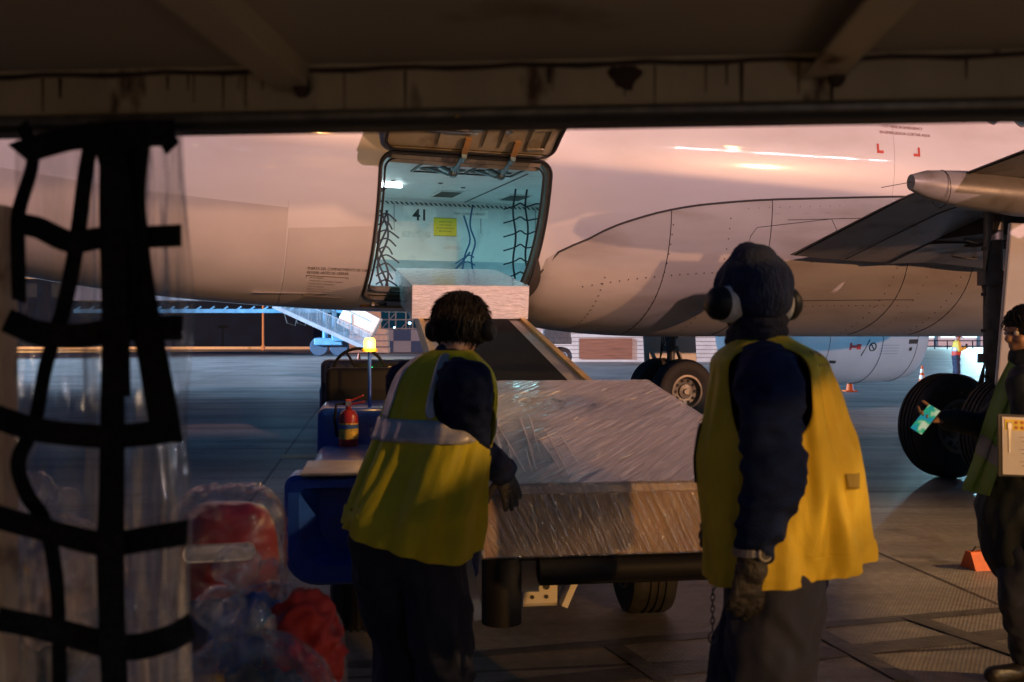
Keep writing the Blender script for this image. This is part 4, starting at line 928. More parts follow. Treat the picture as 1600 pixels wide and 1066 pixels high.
# fire extinguisher hanging on the seat box
fx, fy = -1.29, 2.12
wp = LO + LX * fx + LYv * fy
t = tag(empty('fire_extinguisher', (wp.x, wp.y, 0), LY), 'red fire extinguisher with yellow label strapped to the blue loader', 'fire extinguisher')
t.scale = (1, 1, 1)
mb = MB(); mb.lathe([(.001, .0), (.052, .005), (.06, .03), (.06, .21), (.045, .245), (.018, .26), (.018, .285), (.001, .285)], (0, 0, .93), seg=24); mb.build('cylinder', mat('extinguisher_red', (.50, .03, .02), .3, var=.1, coat=.4), t, smooth=True)
mb = MB(); mb.lathe([(.0612, .075), (.0612, .175)], (0, 0, .93), seg=24, cap=False); lb = mb.build('label', mat('label_yellow', (.75, .48, .08), .4, var=.3, vscale=40, color2=(.12, .08, .05), c2scale=60), t, smooth=True)
mb = MB(); mb.lathe([(.0620, .14), (.0620, .165)], (0, 0, .93), seg=24, cap=False); mb.build('label_band', mat('label_blue', (.05, .12, .35), .4), t, smooth=True)
mb = MB(); mb.bar((0, 0, 1.215), (.10, -.02, 1.235), .02, .012); mb.bar((0, 0, 1.235), (.09, -.02, 1.275), .02, .010); mb.box((0, 0, 1.225), (.03, .03, .05)); mb.build('lever', mat('lever_red', (.5, .05, .03), .4), t)
mb = MB(); mb.lathe([(.018, 0), (.018, .012), (.001, .012)], (0, -.02, 1.225), (0, -1, 0), 12); mb.build('pressure_gauge', M['steel'], t)
mb = MB(); mb.tube([(-.02, 0, 1.225), (-.075, -.02, 1.22), (-.085, -.02, 1.12), (-.07, -.02, 1.02)], .009, 8); mb.build('hose', blk, t, smooth=True)
# ------------------------------------------------------------------ WRAPPED BOXES
card = mat('cardboard_brown', (.38, .24, .13), .7, var=.12, vscale=5, color2=(.26, .16, .08), c2scale=2)
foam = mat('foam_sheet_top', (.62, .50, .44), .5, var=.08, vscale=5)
def wrap_mat(name, base, streak, white, rot, sc):
    """stretch film: tight folds running one way, glossy, over whatever is below"""
    return film(name, base=base, streak=streak, scale=sc, rot=rot, color=white, rough=.2, bump=.9, lo=.38, hi=.72, gloss=.16)
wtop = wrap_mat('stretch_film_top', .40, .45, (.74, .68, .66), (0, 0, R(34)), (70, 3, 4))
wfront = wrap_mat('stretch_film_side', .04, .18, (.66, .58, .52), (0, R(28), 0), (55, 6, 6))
wup = film('stretch_film_upper', base=.74, streak=.2, scale=(12, 12, 70), rot=(0, R(6), 0), color=(.66, .68, .76), rough=.16, bump=.5, lo=.40, hi=.66, gloss=.30)
def parcel(loc, W, Ld, H, rz, pitch, label, mats, top=foam, up=False):
    e = tag(empty('wrapped_carton', loc), label, 'carton'); e.rotation_mode = 'XYZ'; e.rotation_euler = (pitch, 0, rz)
    mb = MB(); mb.rbox((0, Ld / 2, H * .44), (W, Ld, H * .88), .006); mb.build('carton', card, e)
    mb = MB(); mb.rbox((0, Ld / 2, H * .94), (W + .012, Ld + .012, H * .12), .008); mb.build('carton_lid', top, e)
    if not up:
        for k in (.52,):
            mb = MB(); mb.rbox((0, Ld * k, H + .004), (W, .03, .010), .003); mb.build('strapping_seam', mat('seam_tape', (.66, .54, .47), .35), e)
    # film: one wrinkled skin around the box
    def skin(nm, fn, nu, nv, m):
        mb = MB(); mb.grid(fn, nu, nv); return mb.build(nm, m, e, smooth=True)
    o_ = .012
    def wr(p, amp=.003, rot=.6, fx_=26, fy_=2):
        q = p.x * math.cos(rot) - p.y * math.sin(rot); r2 = p.x * math.sin(rot) + p.y * math.cos(rot)
        return amp * (noise.noise(V((q * fx_, r2 * fy_, p.z * 30))) + .6 * noise.noise(V((q * fx_ * 2.3, r2 * fy_ * 2, p.z * 10 + 7))))
    def topf(u, v_):
        p = V(((u - .5) * (W + .02), v_ * (Ld + .02) - .01, H + o_)); 
        d_ = math.hypot(p.x + .12, (p.y - Ld * .72)); p.z += wr(p) + (.018 * max(0, 1 - d_ / .28) * abs(noise.noise(p * 26)) if not up else 0); return p
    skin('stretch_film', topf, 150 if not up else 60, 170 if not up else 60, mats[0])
    def front(u, v_):
        p = V(((u - .5) * (W + .02), -o_, v_ * (H + o_))); p.y -= wr(V((p.x, p.z, 0)), .004, .5 if not up else 1.5, 45, 6); return p
    skin('stretch_film', front, 140, 40, mats[1])
    if not up:
        rn = random.Random(5); cm = bpy.data.materials.get('film_crease') or mat('film_crease', (.80, .76, .74), .12, var=.1, spec=.8)
        mb = MB()
        for q in range(34):   # pulled strands of film
            if q < 14: x0 = -W / 2 + .03 + q * .032 + rn.uniform(-.01, .01); y0 = rn.uniform(.10, .5); L_q = rn.uniform(.4, 1.1); a_ = rn.uniform(-.02, .10)
            else: x0 = rn.uniform(-.45, .6); y0 = rn.uniform(.05, 2.0); L_q = rn.uniform(.08, .3); a_ = .62 + rn.uniform(-.12, .12)
            pts = [V((x0 + math.sin(a_) * L_q * t, min(Ld - .01, y0 + math.cos(a_) * L_q * t), H + o_ + .004 + .002 * math.sin(t * 7 + q))) for t in frange(0, 1, 6)]
            mb.tube([p for p in pts if abs(p.x) < W / 2], [.0012 + .0014 * math.sin(math.pi * t / 6) for t in range(len([p for p in pts if abs(p.x) < W / 2]))], 4) if len([p for p in pts if abs(p.x) < W / 2]) > 2 else None
        tag(mb.build('film_crease', cm, e, smooth=True), kind='stuff')
    for s_ in (-1, 1):
        skin('stretch_film', lambda u, v_: V((s_ * (W / 2 + o_) + s_ * wr(V((u * Ld, v_ * H, 0)), .004, .4, 40, 6), u * Ld, v_ * (H + o_))), 100, 24, mats[1])
    skin('stretch_film', lambda u, v_: V(((u - .5) * (W + .02), Ld + o_, v_ * (H + o_))), 20, 8, mats[1])
    return e
pt = math.atan(SL)
parcel(V((.548, 4.205, .728)), 1.35, 2.40, .305, LY, pt * .86, 'large film-wrapped carton at the low end of the belt, between the two workers', (wtop, wfront))
y_u = 7.36
parcel(LO + LX * -.02 + LYv * y_u + V((0, 0, bz(y_u) + .01)), 1.35, 1.9, .375, R(12.5), pt * 1.1, 'film-wrapped carton at the top of the belt entering the hold', (wup, wup), up=True)
# ------------------------------------------------------------------ nets inside the hold
def net(name, loc, label, pts_v, pts_h, m, r_=.012, cat='cargo net', group=None):
    e = tag(empty(name, loc, YAW), label, cat, group)
    def ribbon(nm, pts, w2):
        mb = MB()
        for a, b in zip(pts, pts[1:]): mb.bar(a, b, w2, .006, up=(0, 1, 0))
        mb.build(nm, m, e)
    def smoothp(p):
        p = [V(q) for q in p]; n_ = len(p); out = []
        for i in range((n_ - 1) * 4 + 1):
            t = i / 4; k = min(int(t), n_ - 2); t -= k; g = lambda q: p[max(0, min(n_ - 1, q))]; a, b, c, d = g(k - 1), g(k), g(k + 1), g(k + 2)
            out.append(.5 * ((2 * b) + (c - a) * t + (2 * a - 5 * b + 4 * c - d) * t * t + (3 * b - a - 3 * c + d) * t ** 3))
        return out
    for p in pts_v: ribbon('vertical_strap', smoothp(p), .026)
    for p in pts_h: ribbon('cross_strap', smoothp(p), .020)
    return e
base = loc2w((-4.35, -.2, 2.17))
xs_ = (-.20, -.02, .32)
pv = [[(x + .02 * math.sin(z * 9 + x * 30), 0, z) for z in frange(0, 1.5, 12)] for x in xs_]
ph = []
for k in range(7):
    z = .12 + k * .19
    ph.append([(-.36, 0, z - .05), (-.2, 0, z), (-.11, 0, z + .045), (-.02, 0, z), (.15, 0, z + .05 - .02 * (k % 2)), (.32, 0, z)])
net('cargo_net', base, 'black webbing net hanging at the right side of the hold opening', pv, ph, M['strap'])
mb = MB(); p = loc2w((-4.12, -.35, 2.17)); t = tag(empty('net_pole', p, YAW), 'upright steel pole beside the hanging net in the hold', 'pole'); mb.cyl((0, 0, 0), (0, 0, 1.50), .028, seg=12); mb.build('pole', M['steel'], t, smooth=True)
mb = MB(); mb.lathe([(.05, 0), (.05, .02)], (0, 0, 1.5), seg=12); mb.build('end_fitting', M['darkmetal'], t)
random.seed(3)
base = loc2w((-4.75, 1.2, 2.3))
pv = [[(.02, 0, 1.3), (-.02, 0, 1.0), (.06, 0, .75), (.0, 0, .5), (.05, 0, .2)], [(-.12, 0, 1.15), (-.02, 0, .8), (-.1, 0, .55), (-.16, 0, .2)], [(-.02, 0, .6), (-.35, 0, .22)]]
ph = [[(-.35, 0, .25), (-.1, 0, .45), (.06, 0, .4)], [(-.3, 0, .2), (0, 0, .3), (.08, 0, .22)], [(-.25, 0, .42), (-.05, 0, .55), (.04, 0, .52)]]
net('loose_straps', base, 'blue tie-down straps hanging slack from the hold ceiling, left of the net', pv, ph, M['bluestrap'], cat='straps')
base = loc2w((-6.42, -.6, 2.2))
pv = [[(-.05 + .07 * math.sin(z * 7 + q), 0, z) for z in frange(0, 1.05, 9)] for q in (0, 1.4, 2.6)]
ph = [[(-.14, 0, z), (0, 0, z + .06), (.12 + .05 * math.sin(z * 20), 0, z - .04)] for z in frange(.1, .95, 8)]
net('bunched_net', base, 'bunched cargo net at the left edge of the hold opening', pv, ph, M['strap'])
#@@PART3
# ------------------------------------------------------------------ PEOPLE
skin = mat('skin', (.42, .24, .16), .5, var=.08, vscale=30, bump=.05, bscale=120)
navy = mat('navy_fleece', (.010, .018, .055), .85, var=.25, vscale=20, bump=.25, bscale=120, spec=.15)
trous = mat('dark_work_trousers', (.024, .030, .058), .85, var=.25, vscale=8, bump=.15, bscale=150)
hivis = mat('hi_vis_yellow', (.62, .52, .02), .6, var=.10, vscale=10, bump=.12, bscale=160, spec=.25)
hivis2 = mat('hi_vis_orange_yellow', (.68, .50, .04), .6, var=.10, vscale=10, bump=.12, bscale=160, spec=.25)
reflm = mat('reflective_tape', (.60, .56, .53), .32, metal=.25, var=.3, vscale=14, bump=.2, bscale=60)
glove = mat('black_glove', (.022, .022, .026), .6, var=.3, vscale=30, bump=.4, bscale=90)
hairm = mat('dark_hair', (.010, .007, .006), .55, var=.4, vscale=60, bump=.5, bscale=60, stretch=(1, 1, .25), spec=.3)
boot = mat('black_boot', (.018, .016, .015), .5, var=.2, bump=.1)
muffk = mat('ear_cup_black', (.010, .010, .012), .5, var=.2, spec=.3)
muffw = mat('ear_cup_cushion', (.80, .78, .76), .5, var=.08)
def fold(scale=(14, 14, 5), amp=.008, seed=0):
    def f(co, n):
        q = V((co.x * scale[0], co.y * scale[1], co.z * scale[2])) + V((seed * 3.1, seed, 0))
        q2 = q + noise.noise_vector(q * .5) * 1.2
        return amp * (1 - 2 * abs(noise.noise(q2))) * .9 + amp * .5 * noise.noise(q * 2.3)
    return f
def hand(mb, wr_, d, pn, thumb=1, curl=.35, inf=0., s_=1., spread=.06, curls=None):
    """palm, four fingers, thumb; d to the fingertips, pn = where the palm faces; thumb=+1 -> thumb on the d x pn side"""
    wr_ = V(wr_); d = V(d).normalized(); pn = V(pn); pn = (pn - d * pn.dot(d)).normalized(); sd_ = d.cross(pn)
    mb.cap2(wr_ - d * .02, wr_ + d * .02 * s_, .027 + inf, .030 + inf, sd_, .020 + inf, .017 + inf)
    mb.cap2(wr_ + d * .025 * s_, wr_ + d * .082 * s_, (.034 + inf) * s_, (.040 + inf) * s_, sd_, (.015 + inf) * s_, (.013 + inf) * s_)
    Ls = [.068, .078, .073, .057]
    for i in range(4):
        o_ = (1.5 - i) * thumb
        p = wr_ + d * (.088 - abs(1.5 - i) * .004) * s_ + sd_ * o_ * .0205 * s_
        dir_ = (d + sd_ * o_ * spread).normalized(); c = curls[i] if curls else curl * (.85 + .12 * i)
        r_ = (.0088 if i < 3 else .0078) * s_ + inf
        for k, fr in enumerate((.45, .31, .24)):
            ax = dir_.cross(pn).normalized(); dir_ = (Quaternion(ax, c * (.6 if k == 0 else 1)) @ dir_).normalized()
            q = p + dir_ * Ls[i] * fr * s_; mb.cap2(p, q, r_, r_ * .93); p = q; r_ *= .93
    p = wr_ + d * .022 * s_ + sd_ * thumb * .026 * s_ + pn * .004
    dir_ = (d * .62 + sd_ * thumb * .70 + pn * .30).normalized(); r_ = .0115 * s_ + inf
    for Lk in (.042, .032, .026):
        q = p + dir_ * Lk * s_; mb.cap2(p, q, r_, r_ * .9); p = q; r_ *= .9; dir_ = (dir_ + d * .30 + pn * .10).normalized()
def basis(f, up=V((0, 0, 1))):
    f = V(f).normalized(); r_ = f.cross(up).normalized(); u = r_.cross(f).normalized()
    return Matrix((r_, f, u)).transposed()   # columns right, forward, up
def headprims(mb, c, B, s_=1.0):
    E = lambda off, rad: mb.ell(V(c) + B @ V(off) * s_, [x * s_ for x in rad], B, 18, 12)
    E((0, -.010, .022), (.076, .094, .088)); E((0, .022, -.035), (.060, .066, .072)); E((0, .050, -.082), (.032, .028, .026))
    E((0, .088, -.018), (.011, .016, .022)); E((0, .096, -.030), (.014, .014, .010)); E((0, .080, .020), (.050, .014, .012))
    E((0, .080, -.058), (.023, .012, .006)); E((0, .078, -.068), (.020, .012, .007))
    for x in (-1, 1): E((x * .036, .062, -.026), (.022, .022, .020)); E((x * .077, -.005, -.012), (.009, .017, .030))
def person(base, label, j, opts):
    e = tag(empty('person', base), label, 'person'); off = V(base)
    mb = MB(); B = j['headB']
    headprims(mb, j['head'], B)
    mb.cap2(j['neck'], V(j['head']) + B @ V((0, -.02, -.03)), .058, .055)
    s_ = V(j['side'])
    mb.cap2(V(j['chest']), V(j['neck']) - V((0, 0, .05)), .15, .10, s_, .10, .07); mb.cap2(j['pelvis'], j['chest'], .14, .16, s_, .10, .11)
    for a in ('L', 'R'):
        mb.cap2(j['sh' + a], j['el' + a], .047, .040); mb.cap2(j['el' + a], j['wr' + a], .039, .026)
        mb.cap2(V(j['neck']) - V((0, 0, .04)), j['sh' + a], .05, .05)
        mb.cap2(j['hip' + a], j['kn' + a], .080, .052); mb.cap2(j['kn' + a], j['an' + a], .052, .036)
        mb.cap2(V(j['an' + a]) + V((0, 0, -.03)), V(j['an' + a]) + V(j['toe']).normalized() * .15 + V((0, 0, -.055)), .035, .025)
        hd = j.get('hand' + a)
        if hd: hand(mb, j['wr' + a], *hd[:2], thumb=hd[2], curl=hd[3], inf=0 if opts.get('bare') else -.0015, curls=hd[4] if len(hd) > 4 else None)
    body = blob(mb, 'body', skin, e, voxel=opts.get('voxel', .0075), smooth=3, off=off)
    for x in (-1, 1):
        mb = MB(); mb.ell(V(j['head']) + B @ V((x * .032, .076, .002)), (.0125, .0125, .0125), seg=12, rings=8); mb.build('eye', mat('eye_white', (.7, .68, .65), .15) if 'eye_white' not in bpy.data.materials else bpy.data.materials['eye_white'], e, smooth=True, off=off)
    return e, off, body
def sleeves(mb, j, which, ru=.075, re=.062, rw=.045):
    for a in which:
        mb.cap2(j['sh' + a], j['el' + a], ru, re); mb.cap2(j['el' + a], j['wr' + a], re, rw); mb.cap2(V(j['neck']) - V((0, 0, .07)), j['sh' + a], .08, ru)
def trousers(e, off, j, m=None, rt=.115, rk=.092, ra=.080, seed=1):
    mb = MB(); s_ = V(j['side'])
    mb.cap2(V(j['pelvis']) - V((0, 0, .02)), V(j['pelvis']) + V((0, 0, .03)), .160, .140, s_, .12, .10)
    for a in 'LR': mb.cap2(j['hip' + a], j['kn' + a], rt, rk); mb.cap2(j['kn' + a], V(j['an' + a]) + V((0, 0, .02)), rk, ra)
    return blob(mb, 'trousers', m or trous, e, voxel=.011, smooth=8, off=off, disp=fold((9, 9, 5), .020, seed))
def boots(e, off, j):
    for a in 'LR':
        mb = MB(); an = V(j['an' + a]); t_ = V(j['toe']).normalized()
        mb.cap2(an + V((0, 0, .10)), an - V((0, 0, .03)), .055, .05); mb.cap2(V((an.x, an.y, .045)) - t_ * .06, V((an.x, an.y, .045)) + t_ * .19, .046, .042)
        blob(mb, 'boot', boot, e, voxel=.009, smooth=4, off=off)
def muffs(e, off, head, B, cup=muffk, cush=muffw, tilt=0, rad=.048, r0=.086):
    H_ = V(head)
    mb = MB(); T = Matrix.Rotation(tilt, 3, 'X')
    arc = [H_ + B @ (T @ V((math.cos(a) * (r0 + .012), 0, -.01 + math.sin(a) * .128))) for a in frange(0, math.pi, 22)]
    for p, q in zip(arc, arc[1:]): mb.bar(p, q, .006, .022, up=B @ (T @ V((0, 1, 0))).cross(V((1, 0, 0))) if False else (B @ V((0, 0, 1))))
    mb2 = MB(); mb2.tube(arc, .008, 8); hb = mb2.build('ear_defender_band', cup, e, smooth=True, off=off)
    for x in (-1, 1):
        c = H_ + B @ V((x * (r0 - .008), -.004, -.014)); ax = B @ V((x, -.08, 0))
        m1 = MB(); m1.lathe([(rad * .8, -.032), (rad * 1.1, -.022), (rad * 1.1, .008), (rad * .95, .016)], c, ax, 24); m1.build('ear_cushion', cush, hb, smooth=True, off=off)
        m1 = MB(); m1.lathe([(rad * .94, .014), (rad * .98, .022), (rad * .94, .040), (rad * .65, .056), (.001, .060)], c, ax, 24); m1.build('ear_cup', cup, hb, smooth=True, off=off)
class Vest:
    """rings: (centre, half side, half depth, tilt vector) from the neck down; side & fwd unit vectors"""
    def __init__(s, rings, side, fwd, seed=0, amp=.012, pinch=0): s.r = rings; s.side = V(side).normalized(); s.fwd = V(fwd).normalized(); s.seed = seed; s.amp = amp
    def pt(s, a, v_, off=0):
        n_ = len(s.r) - 1; t = min(max(v_, 0) * n_, n_ - 1e-6); i = int(t); t -= i
        g = lambda k: s.r[max(0, min(n_, k))]
        def cr(p0, p1, p2, p3): return .5 * ((2 * p1) + (p2 - p0) * t + (2 * p0 - 5 * p1 + 4 * p2 - p3) * t * t + (3 * p1 - p0 - 3 * p2 + p3) * t ** 3)
        c = cr(*[V(g(k)[0]) for k in (i - 1, i, i + 1, i + 2)]); hs = cr(*[g(k)[1] for k in (i - 1, i, i + 1, i + 2)]); hd = cr(*[g(k)[2] for k in (i - 1, i, i + 1, i + 2)])
        ca, sa = math.cos(a), math.sin(a)
        e_ = .82
        x = math.copysign(abs(ca) ** e_, ca) * hs; y = math.copysign(abs(sa) ** e_, sa) * hd
        w_ = v_ ** 1.3
        fo = s.amp * w_ * (noise.noise(V((ca * 2.6 + s.seed, sa * 2.6, v_ * 2.2))) * 2.6 + noise.noise(V((ca * 5 + s.seed + v_ * 2, sa * 5, v_ * 3))) * 1.4) + .006 * (.5 - abs(noise.noise(V((ca * 6 + v_ * 4, sa * 6, v_ * 9 + s.seed))))) 
        d_ = (s.side * ca * max(hs, .01) + s.fwd * sa * max(hd, .01)).normalized()
        zt = g(i)[3] if len(g(i)) > 3 else None; zt2 = g(i + 1)[3] if len(g(i + 1)) > 3 else None
        z = 0
        if zt is not None and zt2 is not None: tv = V(zt).lerp(V(zt2), t); z = tv.x * ca + tv.y * sa
        return c + s.side * x + s.fwd * y + d_ * (fo + off) + V((0, 0, z))
    def sheet(s, name, m, parent, off, a0=0, a1=2 * math.pi, v0=0, v1=1, na=220, nv=130, lift=0, holes=(), keep=None, thick=.004):
        mb = MB(); mb.grid(lambda u, w_: s.pt(a0 + (a1 - a0) * u, v0 + (v1 - v0) * w_, lift), na, nv)
        o = mb.build(name, m, parent, smooth=True, off=off); me = o.data
        bm = bmesh.new(); bm.from_mesh(me); bmesh.ops.remove_doubles(bm, verts=bm.verts, dist=1e-5)
        kill = []
        for f in bm.faces:
            c = f.calc_center_median() + off
            for (ha, hb, hr) in holes:
                ha, hb = V(ha), V(hb); ab = hb - ha; t = max(0, min(1, (c - ha).dot(ab) / ab.length_squared))
                if (c - ha - ab * t).length < hr: kill.append(f); break
            else:
                if keep and not keep(c): kill.append(f)
        bmesh.ops.delete(bm, geom=kill, context='FACES')
        if kill:
            for _ in range(14):
                mv = []
                for v_q in bm.verts:
                    be = [e_ for e_ in v_q.link_edges if e_.is_boundary]
                    if len(be) == 2 and any((v_q.co + off - V(h_[0]).lerp(V(h_[1]), .5)).length < h_[2] * 2.2 for h_ in holes): mv.append((v_q, (be[0].other_vert(v_q).co + be[1].other_vert(v_q).co) / 2))
                for v_q, c_ in mv: v_q.co = v_q.co.lerp(c_, .6)
        bmesh.ops.recalc_face_normals(bm, faces=bm.faces); bm.to_mesh(me); bm.free()
        if thick:
            q = o.modifiers.new('t', 'SOLIDIFY'); q.thickness = thick; q.offset = 0; me3 = evalmesh(o); o.modifiers.clear(); o.data = me3
            me3.polygons.foreach_set('use_smooth', [True] * len(me3.polygons))
        return o
def ringpx(px, py, d, hp, depth=.8, tilt=None, dd_=0):
    s_ = F / d; r_ = [P(px, py, d + dd_), hp / s_, hp / s_ * depth]; 
    if tilt is not None: r_.append(tilt)
    return tuple(r_)
# ---- worker A: bent forward, back to us
f1 = V((.42, .91, 0)).normalized(); s1 = V((f1.y, -f1.x, 0))
pel = P(636, 838, 3.50)
jA = dict(head=P(721, 512, 3.88), headB=basis(V((.30, .93, -.28))), neck=P(702, 566, 3.80), chest=P(684, 640, 3.72), pelvis=pel, side=s1, toe=f1,
          shR=P(728, 600, 3.56), elR=P(730, 700, 3.60), wrR=P(786, 736, 3.98), shL=P(640, 600, 3.95), elL=P(650, 700, 4.1), wrL=P(705, 742, 4.25),
          hipR=pel + s1 * .10 - V((0, 0, .03)), hipL=pel - s1 * .10 - V((0, 0, .03)), handR=((.30, .30, -.9), (-.5, .85, .1), -1, .16), handL=((.6, .4, -.5), (0, .9, -.2), 1, .3))
jA['knR'] = V((pel.x + .13, pel.y + .02, .50)); jA['knL'] = V((pel.x - .05, pel.y + .20, .50)); jA['anR'] = V((pel.x + .14, pel.y - .02, .09)); jA['anL'] = V((pel.x - .06, pel.y + .12, .09))
eA, oA, _ = person(V((pel.x, pel.y, 0)), 'worker with messy dark hair leaning over the large carton', jA, {})
trousers(eA, oA, jA, seed=2, rt=.118, rk=.098); boots(eA, oA, jA)
mb = MB(); mb.cap2(V(jA['pelvis']) + V((0, 0, .02)), jA['chest'], .150, .155, s1, .115, .115); mb.cap2(jA['chest'], V(jA['neck']) - V((0, 0, .06)), .165, .10, s1, .12, .09); sleeves(mb, jA, 'LR', .092, .074, .052)
mb.cap2(V(jA['neck']) - V((0, 0, .05)), V(jA['neck']) + V((.0, 0, .0)), .072, .068)
blob(mb, 'jacket', navy, eA, voxel=.010, smooth=6, off=oA, disp=fold((12, 12, 16), .011, 4))
vA = Vest([ringpx(706, 548, 3.80, 30, .9), ringpx(700, 560, 3.79, 52, .75), ringpx(697, 585, 3.77, 76, .74), ringpx(691, 625, 3.73, 84, .78), ringpx(681, 680, 3.67, 88, .84), ringpx(664, 740, 3.58, 95, .86), ringpx(649, 800, 3.50, 103, .9, (-.035, .0, 0)), ringpx(643, 838, 3.47, 104, .92, (-.065, -.0, 0))], s1, f1, seed=5, amp=.022)
ho = [(jA['shR'] + V((0, 0, .01)), V(jA['shR']).lerp(V(jA['elR']), .35), .120), (jA['shR'] + s1 * .09 + f1 * .05, V(jA['shR']).lerp(V(jA['elR']), .55) + s1 * .09 + f1 * .05, .115), (jA['shL'], V(jA['shL']).lerp(V(jA['elL']), .35), .085)]
vs = vA.sheet('vest', hivis, eA, oA, holes=ho)
vA.sheet('reflective_band', reflm, vs, oA, v0=.50, v1=.585, lift=.006, nv=6, holes=ho)
vA.sheet('reflective_brace', reflm, vs, oA, a0=-1.50, a1=-1.22, v0=.06, v1=.50, lift=.007, na=8, nv=30, holes=ho); vA.sheet('reflective_brace', reflm, vs, oA, a0=-2.45, a1=-2.15, v0=.10, v1=.50, lift=.007, na=8, nv=30, holes=ho)
mb = MB(); hd = jA['handR']; hand(mb, jA['wrR'], *hd[:2], thumb=hd[2], curl=hd[3], inf=.004, s_=1.10); mb.cap2(V(jA['wrR']) - V((.03, .03, -.03)), V(jA['wrR']) + V((.01, .01, -.01)), .042, .036)
blob(mb, 'glove', glove, eA, voxel=.0042, smooth=3, off=oA)
mb = MB(); hd = jA['handL']; hand(mb, jA['wrL'], *hd[:2], thumb=hd[2], curl=hd[3], inf=.004, s_=1.1); blob(mb, 'glove', glove, eA, voxel=.006, smooth=2, off=oA)
# hair: clumps of strands over a cap
def hair(e, off, head, B, m, n_=420, length=.05, seed=1, cover=None, rad=(.092, .108, .106), lift=.004):
    rnd = random.Random(seed); H_ = V(head)
    mb = MB(); mb.ell(H_ + B @ V((0, -.014, .026)), rad, B, 20, 14)
    mb.ell(H_ + B @ V((0, -.05, -.03)), (.066, .055, .06), B)
    for i in range(n_):
        th = rnd.uniform(0, 2 * math.pi); z = rnd.uniform(-.55, 1); r_ = math.sqrt(max(0, 1 - z * z)); d_ = V((math.cos(th) * r_, math.sin(th) * r_, z))
        if d_.y > .45 and z < .35: continue
        p = V((d_.x * rad[0], d_.y * rad[1] - .014, d_.z * rad[2] + .026))
        tdir = V((rnd.uniform(-.45, .45), -.25 + rnd.uniform(-.35, .35), -.8)); tdir = (tdir - d_ * tdir.dot(d_) * .9).normalized()
        pts = [H_ + B @ (p + d_ * lift), H_ + B @ (p + tdir * length * .5 + d_ * .010 * rnd.random()), H_ + B @ (p + tdir * length + d_ * rnd.uniform(-.004, .010))]
        mb.tube(pts, [.0034, .0030, .0005], 4)
    return mb.build('hair', m, e, smooth=True, off=off, sharp=80)
hair(eA, oA, jA['head'], jA['headB'], hairm, 1500, .07, 4, rad=(.098, .112, .108))
muffs(eA, oA, V(jA['head']), jA['headB'], cush=muffk, tilt=.55, rad=.046, r0=.092)
# ---- worker B: standing at the right, turned away to the left, beanie and ear defenders
f2 = V((-.95, .31, 0)).normalized(); s2 = V((f2.y, -f2.x, 0))      # s2 = his right (far side)
DB = 2.95; pel = P(1214, 892, DB)
jB = dict(head=P(1176, 468, DB + .03), headB=basis(V((-.38, .92, -.10))), neck=P(1192, 535, DB), chest=P(1208, 640, DB), pelvis=pel, side=s2, toe=f2,
          shL=P(1200, 592, DB - .19), elL=P(1212, 742, DB - .26), wrL=P(1176, 872, DB - .22), shR=P(1205, 592, DB + .19), elR=P(1190, 740, DB + .30), wrR=P(1150, 800, DB + .35),
          hipR=pel + s2 * .10 - V((0, 0, .03)), hipL=pel - s2 * .10 - V((0, 0, .03)), handL=((-.12, .0, -1), (-.2, 1, 0), 1, .35), handR=((-.6, .3, -.5), (0, .6, -.6), 1, .3))
jB['knR'] = V((pel.x - .08, pel.y + .10, .52)); jB['knL'] = V((pel.x - .05, pel.y - .10, .52)); jB['anR'] = V((pel.x - .05, pel.y + .12, .09)); jB['anL'] = V((pel.x + .02, pel.y - .10, .09))
eB, oB, _ = person(V((pel.x, pel.y, 0)), 'tall worker in navy beanie and yellow vest, standing right of the large carton', jB, {})
trousers(eB, oB, jB, seed=6, rt=.13, rk=.112, ra=.10); boots(eB, oB, jB)
mb = MB(); mb.cap2(V(pel) + V((0, 0, .0)), jB['chest'], .16, .16, s2, .14, .125); mb.cap2(jB['chest'], V(jB['neck']) - V((0, 0, .07)), .165, .10, s2, .13, .09); sleeves(mb, dict(jB, wrL=V(jB['elL']).lerp(V(jB['wrL']), .80)), 'LR', .088, .078, .056)
mb.cap2(V(jB['neck']) - V((0, 0, .05)), V(jB['neck']) + V((-.01, 0, .00)), .082, .074)
blob(mb, 'jacket', mat('navy_sweatshirt', (.007, .016, .065), .9, var=.2, vscale=20, bump=.25, bscale=120, spec=.15), eB, voxel=.010, smooth=6, off=oB, disp=fold((9, 9, 15), .015, 9))
mb = MB(); mb.cap2(V(jB['neck']) - V((0, 0, .03)), V(jB['head']) + V((-.02, 0, -.12)), .068, .062)
for q in range(3): 
    c = V(jB['neck']) + V((-.01, 0, .01 + .025 * q)); mb.tube([c + V((math.cos(a) * .066, math.sin(a) * .066, .008 * math.sin(a * 2 + q))) for a in frange(0, 6.2832, 24)], .017, 8)
blob(mb, 'neck_gaiter', mat('navy_gaiter', (.012, .014, .035), .9, var=.2, bump=.3, bscale=90), eB, voxel=.008, smooth=4, off=oB, disp=fold((20, 20, 30), .005, 3))
vB = Vest([ringpx(1192, 526, DB, 36, 1.), ringpx(1194, 536, DB, 50, 1.0), ringpx(1202, 558, DB, 100, .80), ringpx(1206, 590, DB, 106, .82), ringpx(1210, 650, DB, 108, .92), ringpx(1214, 710, DB, 112, 1.0), ringpx(1220, 780, DB, 111, 1.03), ringpx(1227, 850, DB, 114, 1.05, (0, -.02, 0)), ringpx(1230, 890, DB, 115, 1.06, (0, -.035, 0))], s2, f2, seed=11, amp=.026)
ho = [(jB['shL'] + V((0, 0, .0)), V(jB['shL']).lerp(V(jB['elL']), .30), .118), (jB['shR'], V(jB['shR']).lerp(V(jB['elR']), .3), .10)]
vs = vB.sheet('vest', hivis2, eB, oB, holes=ho)
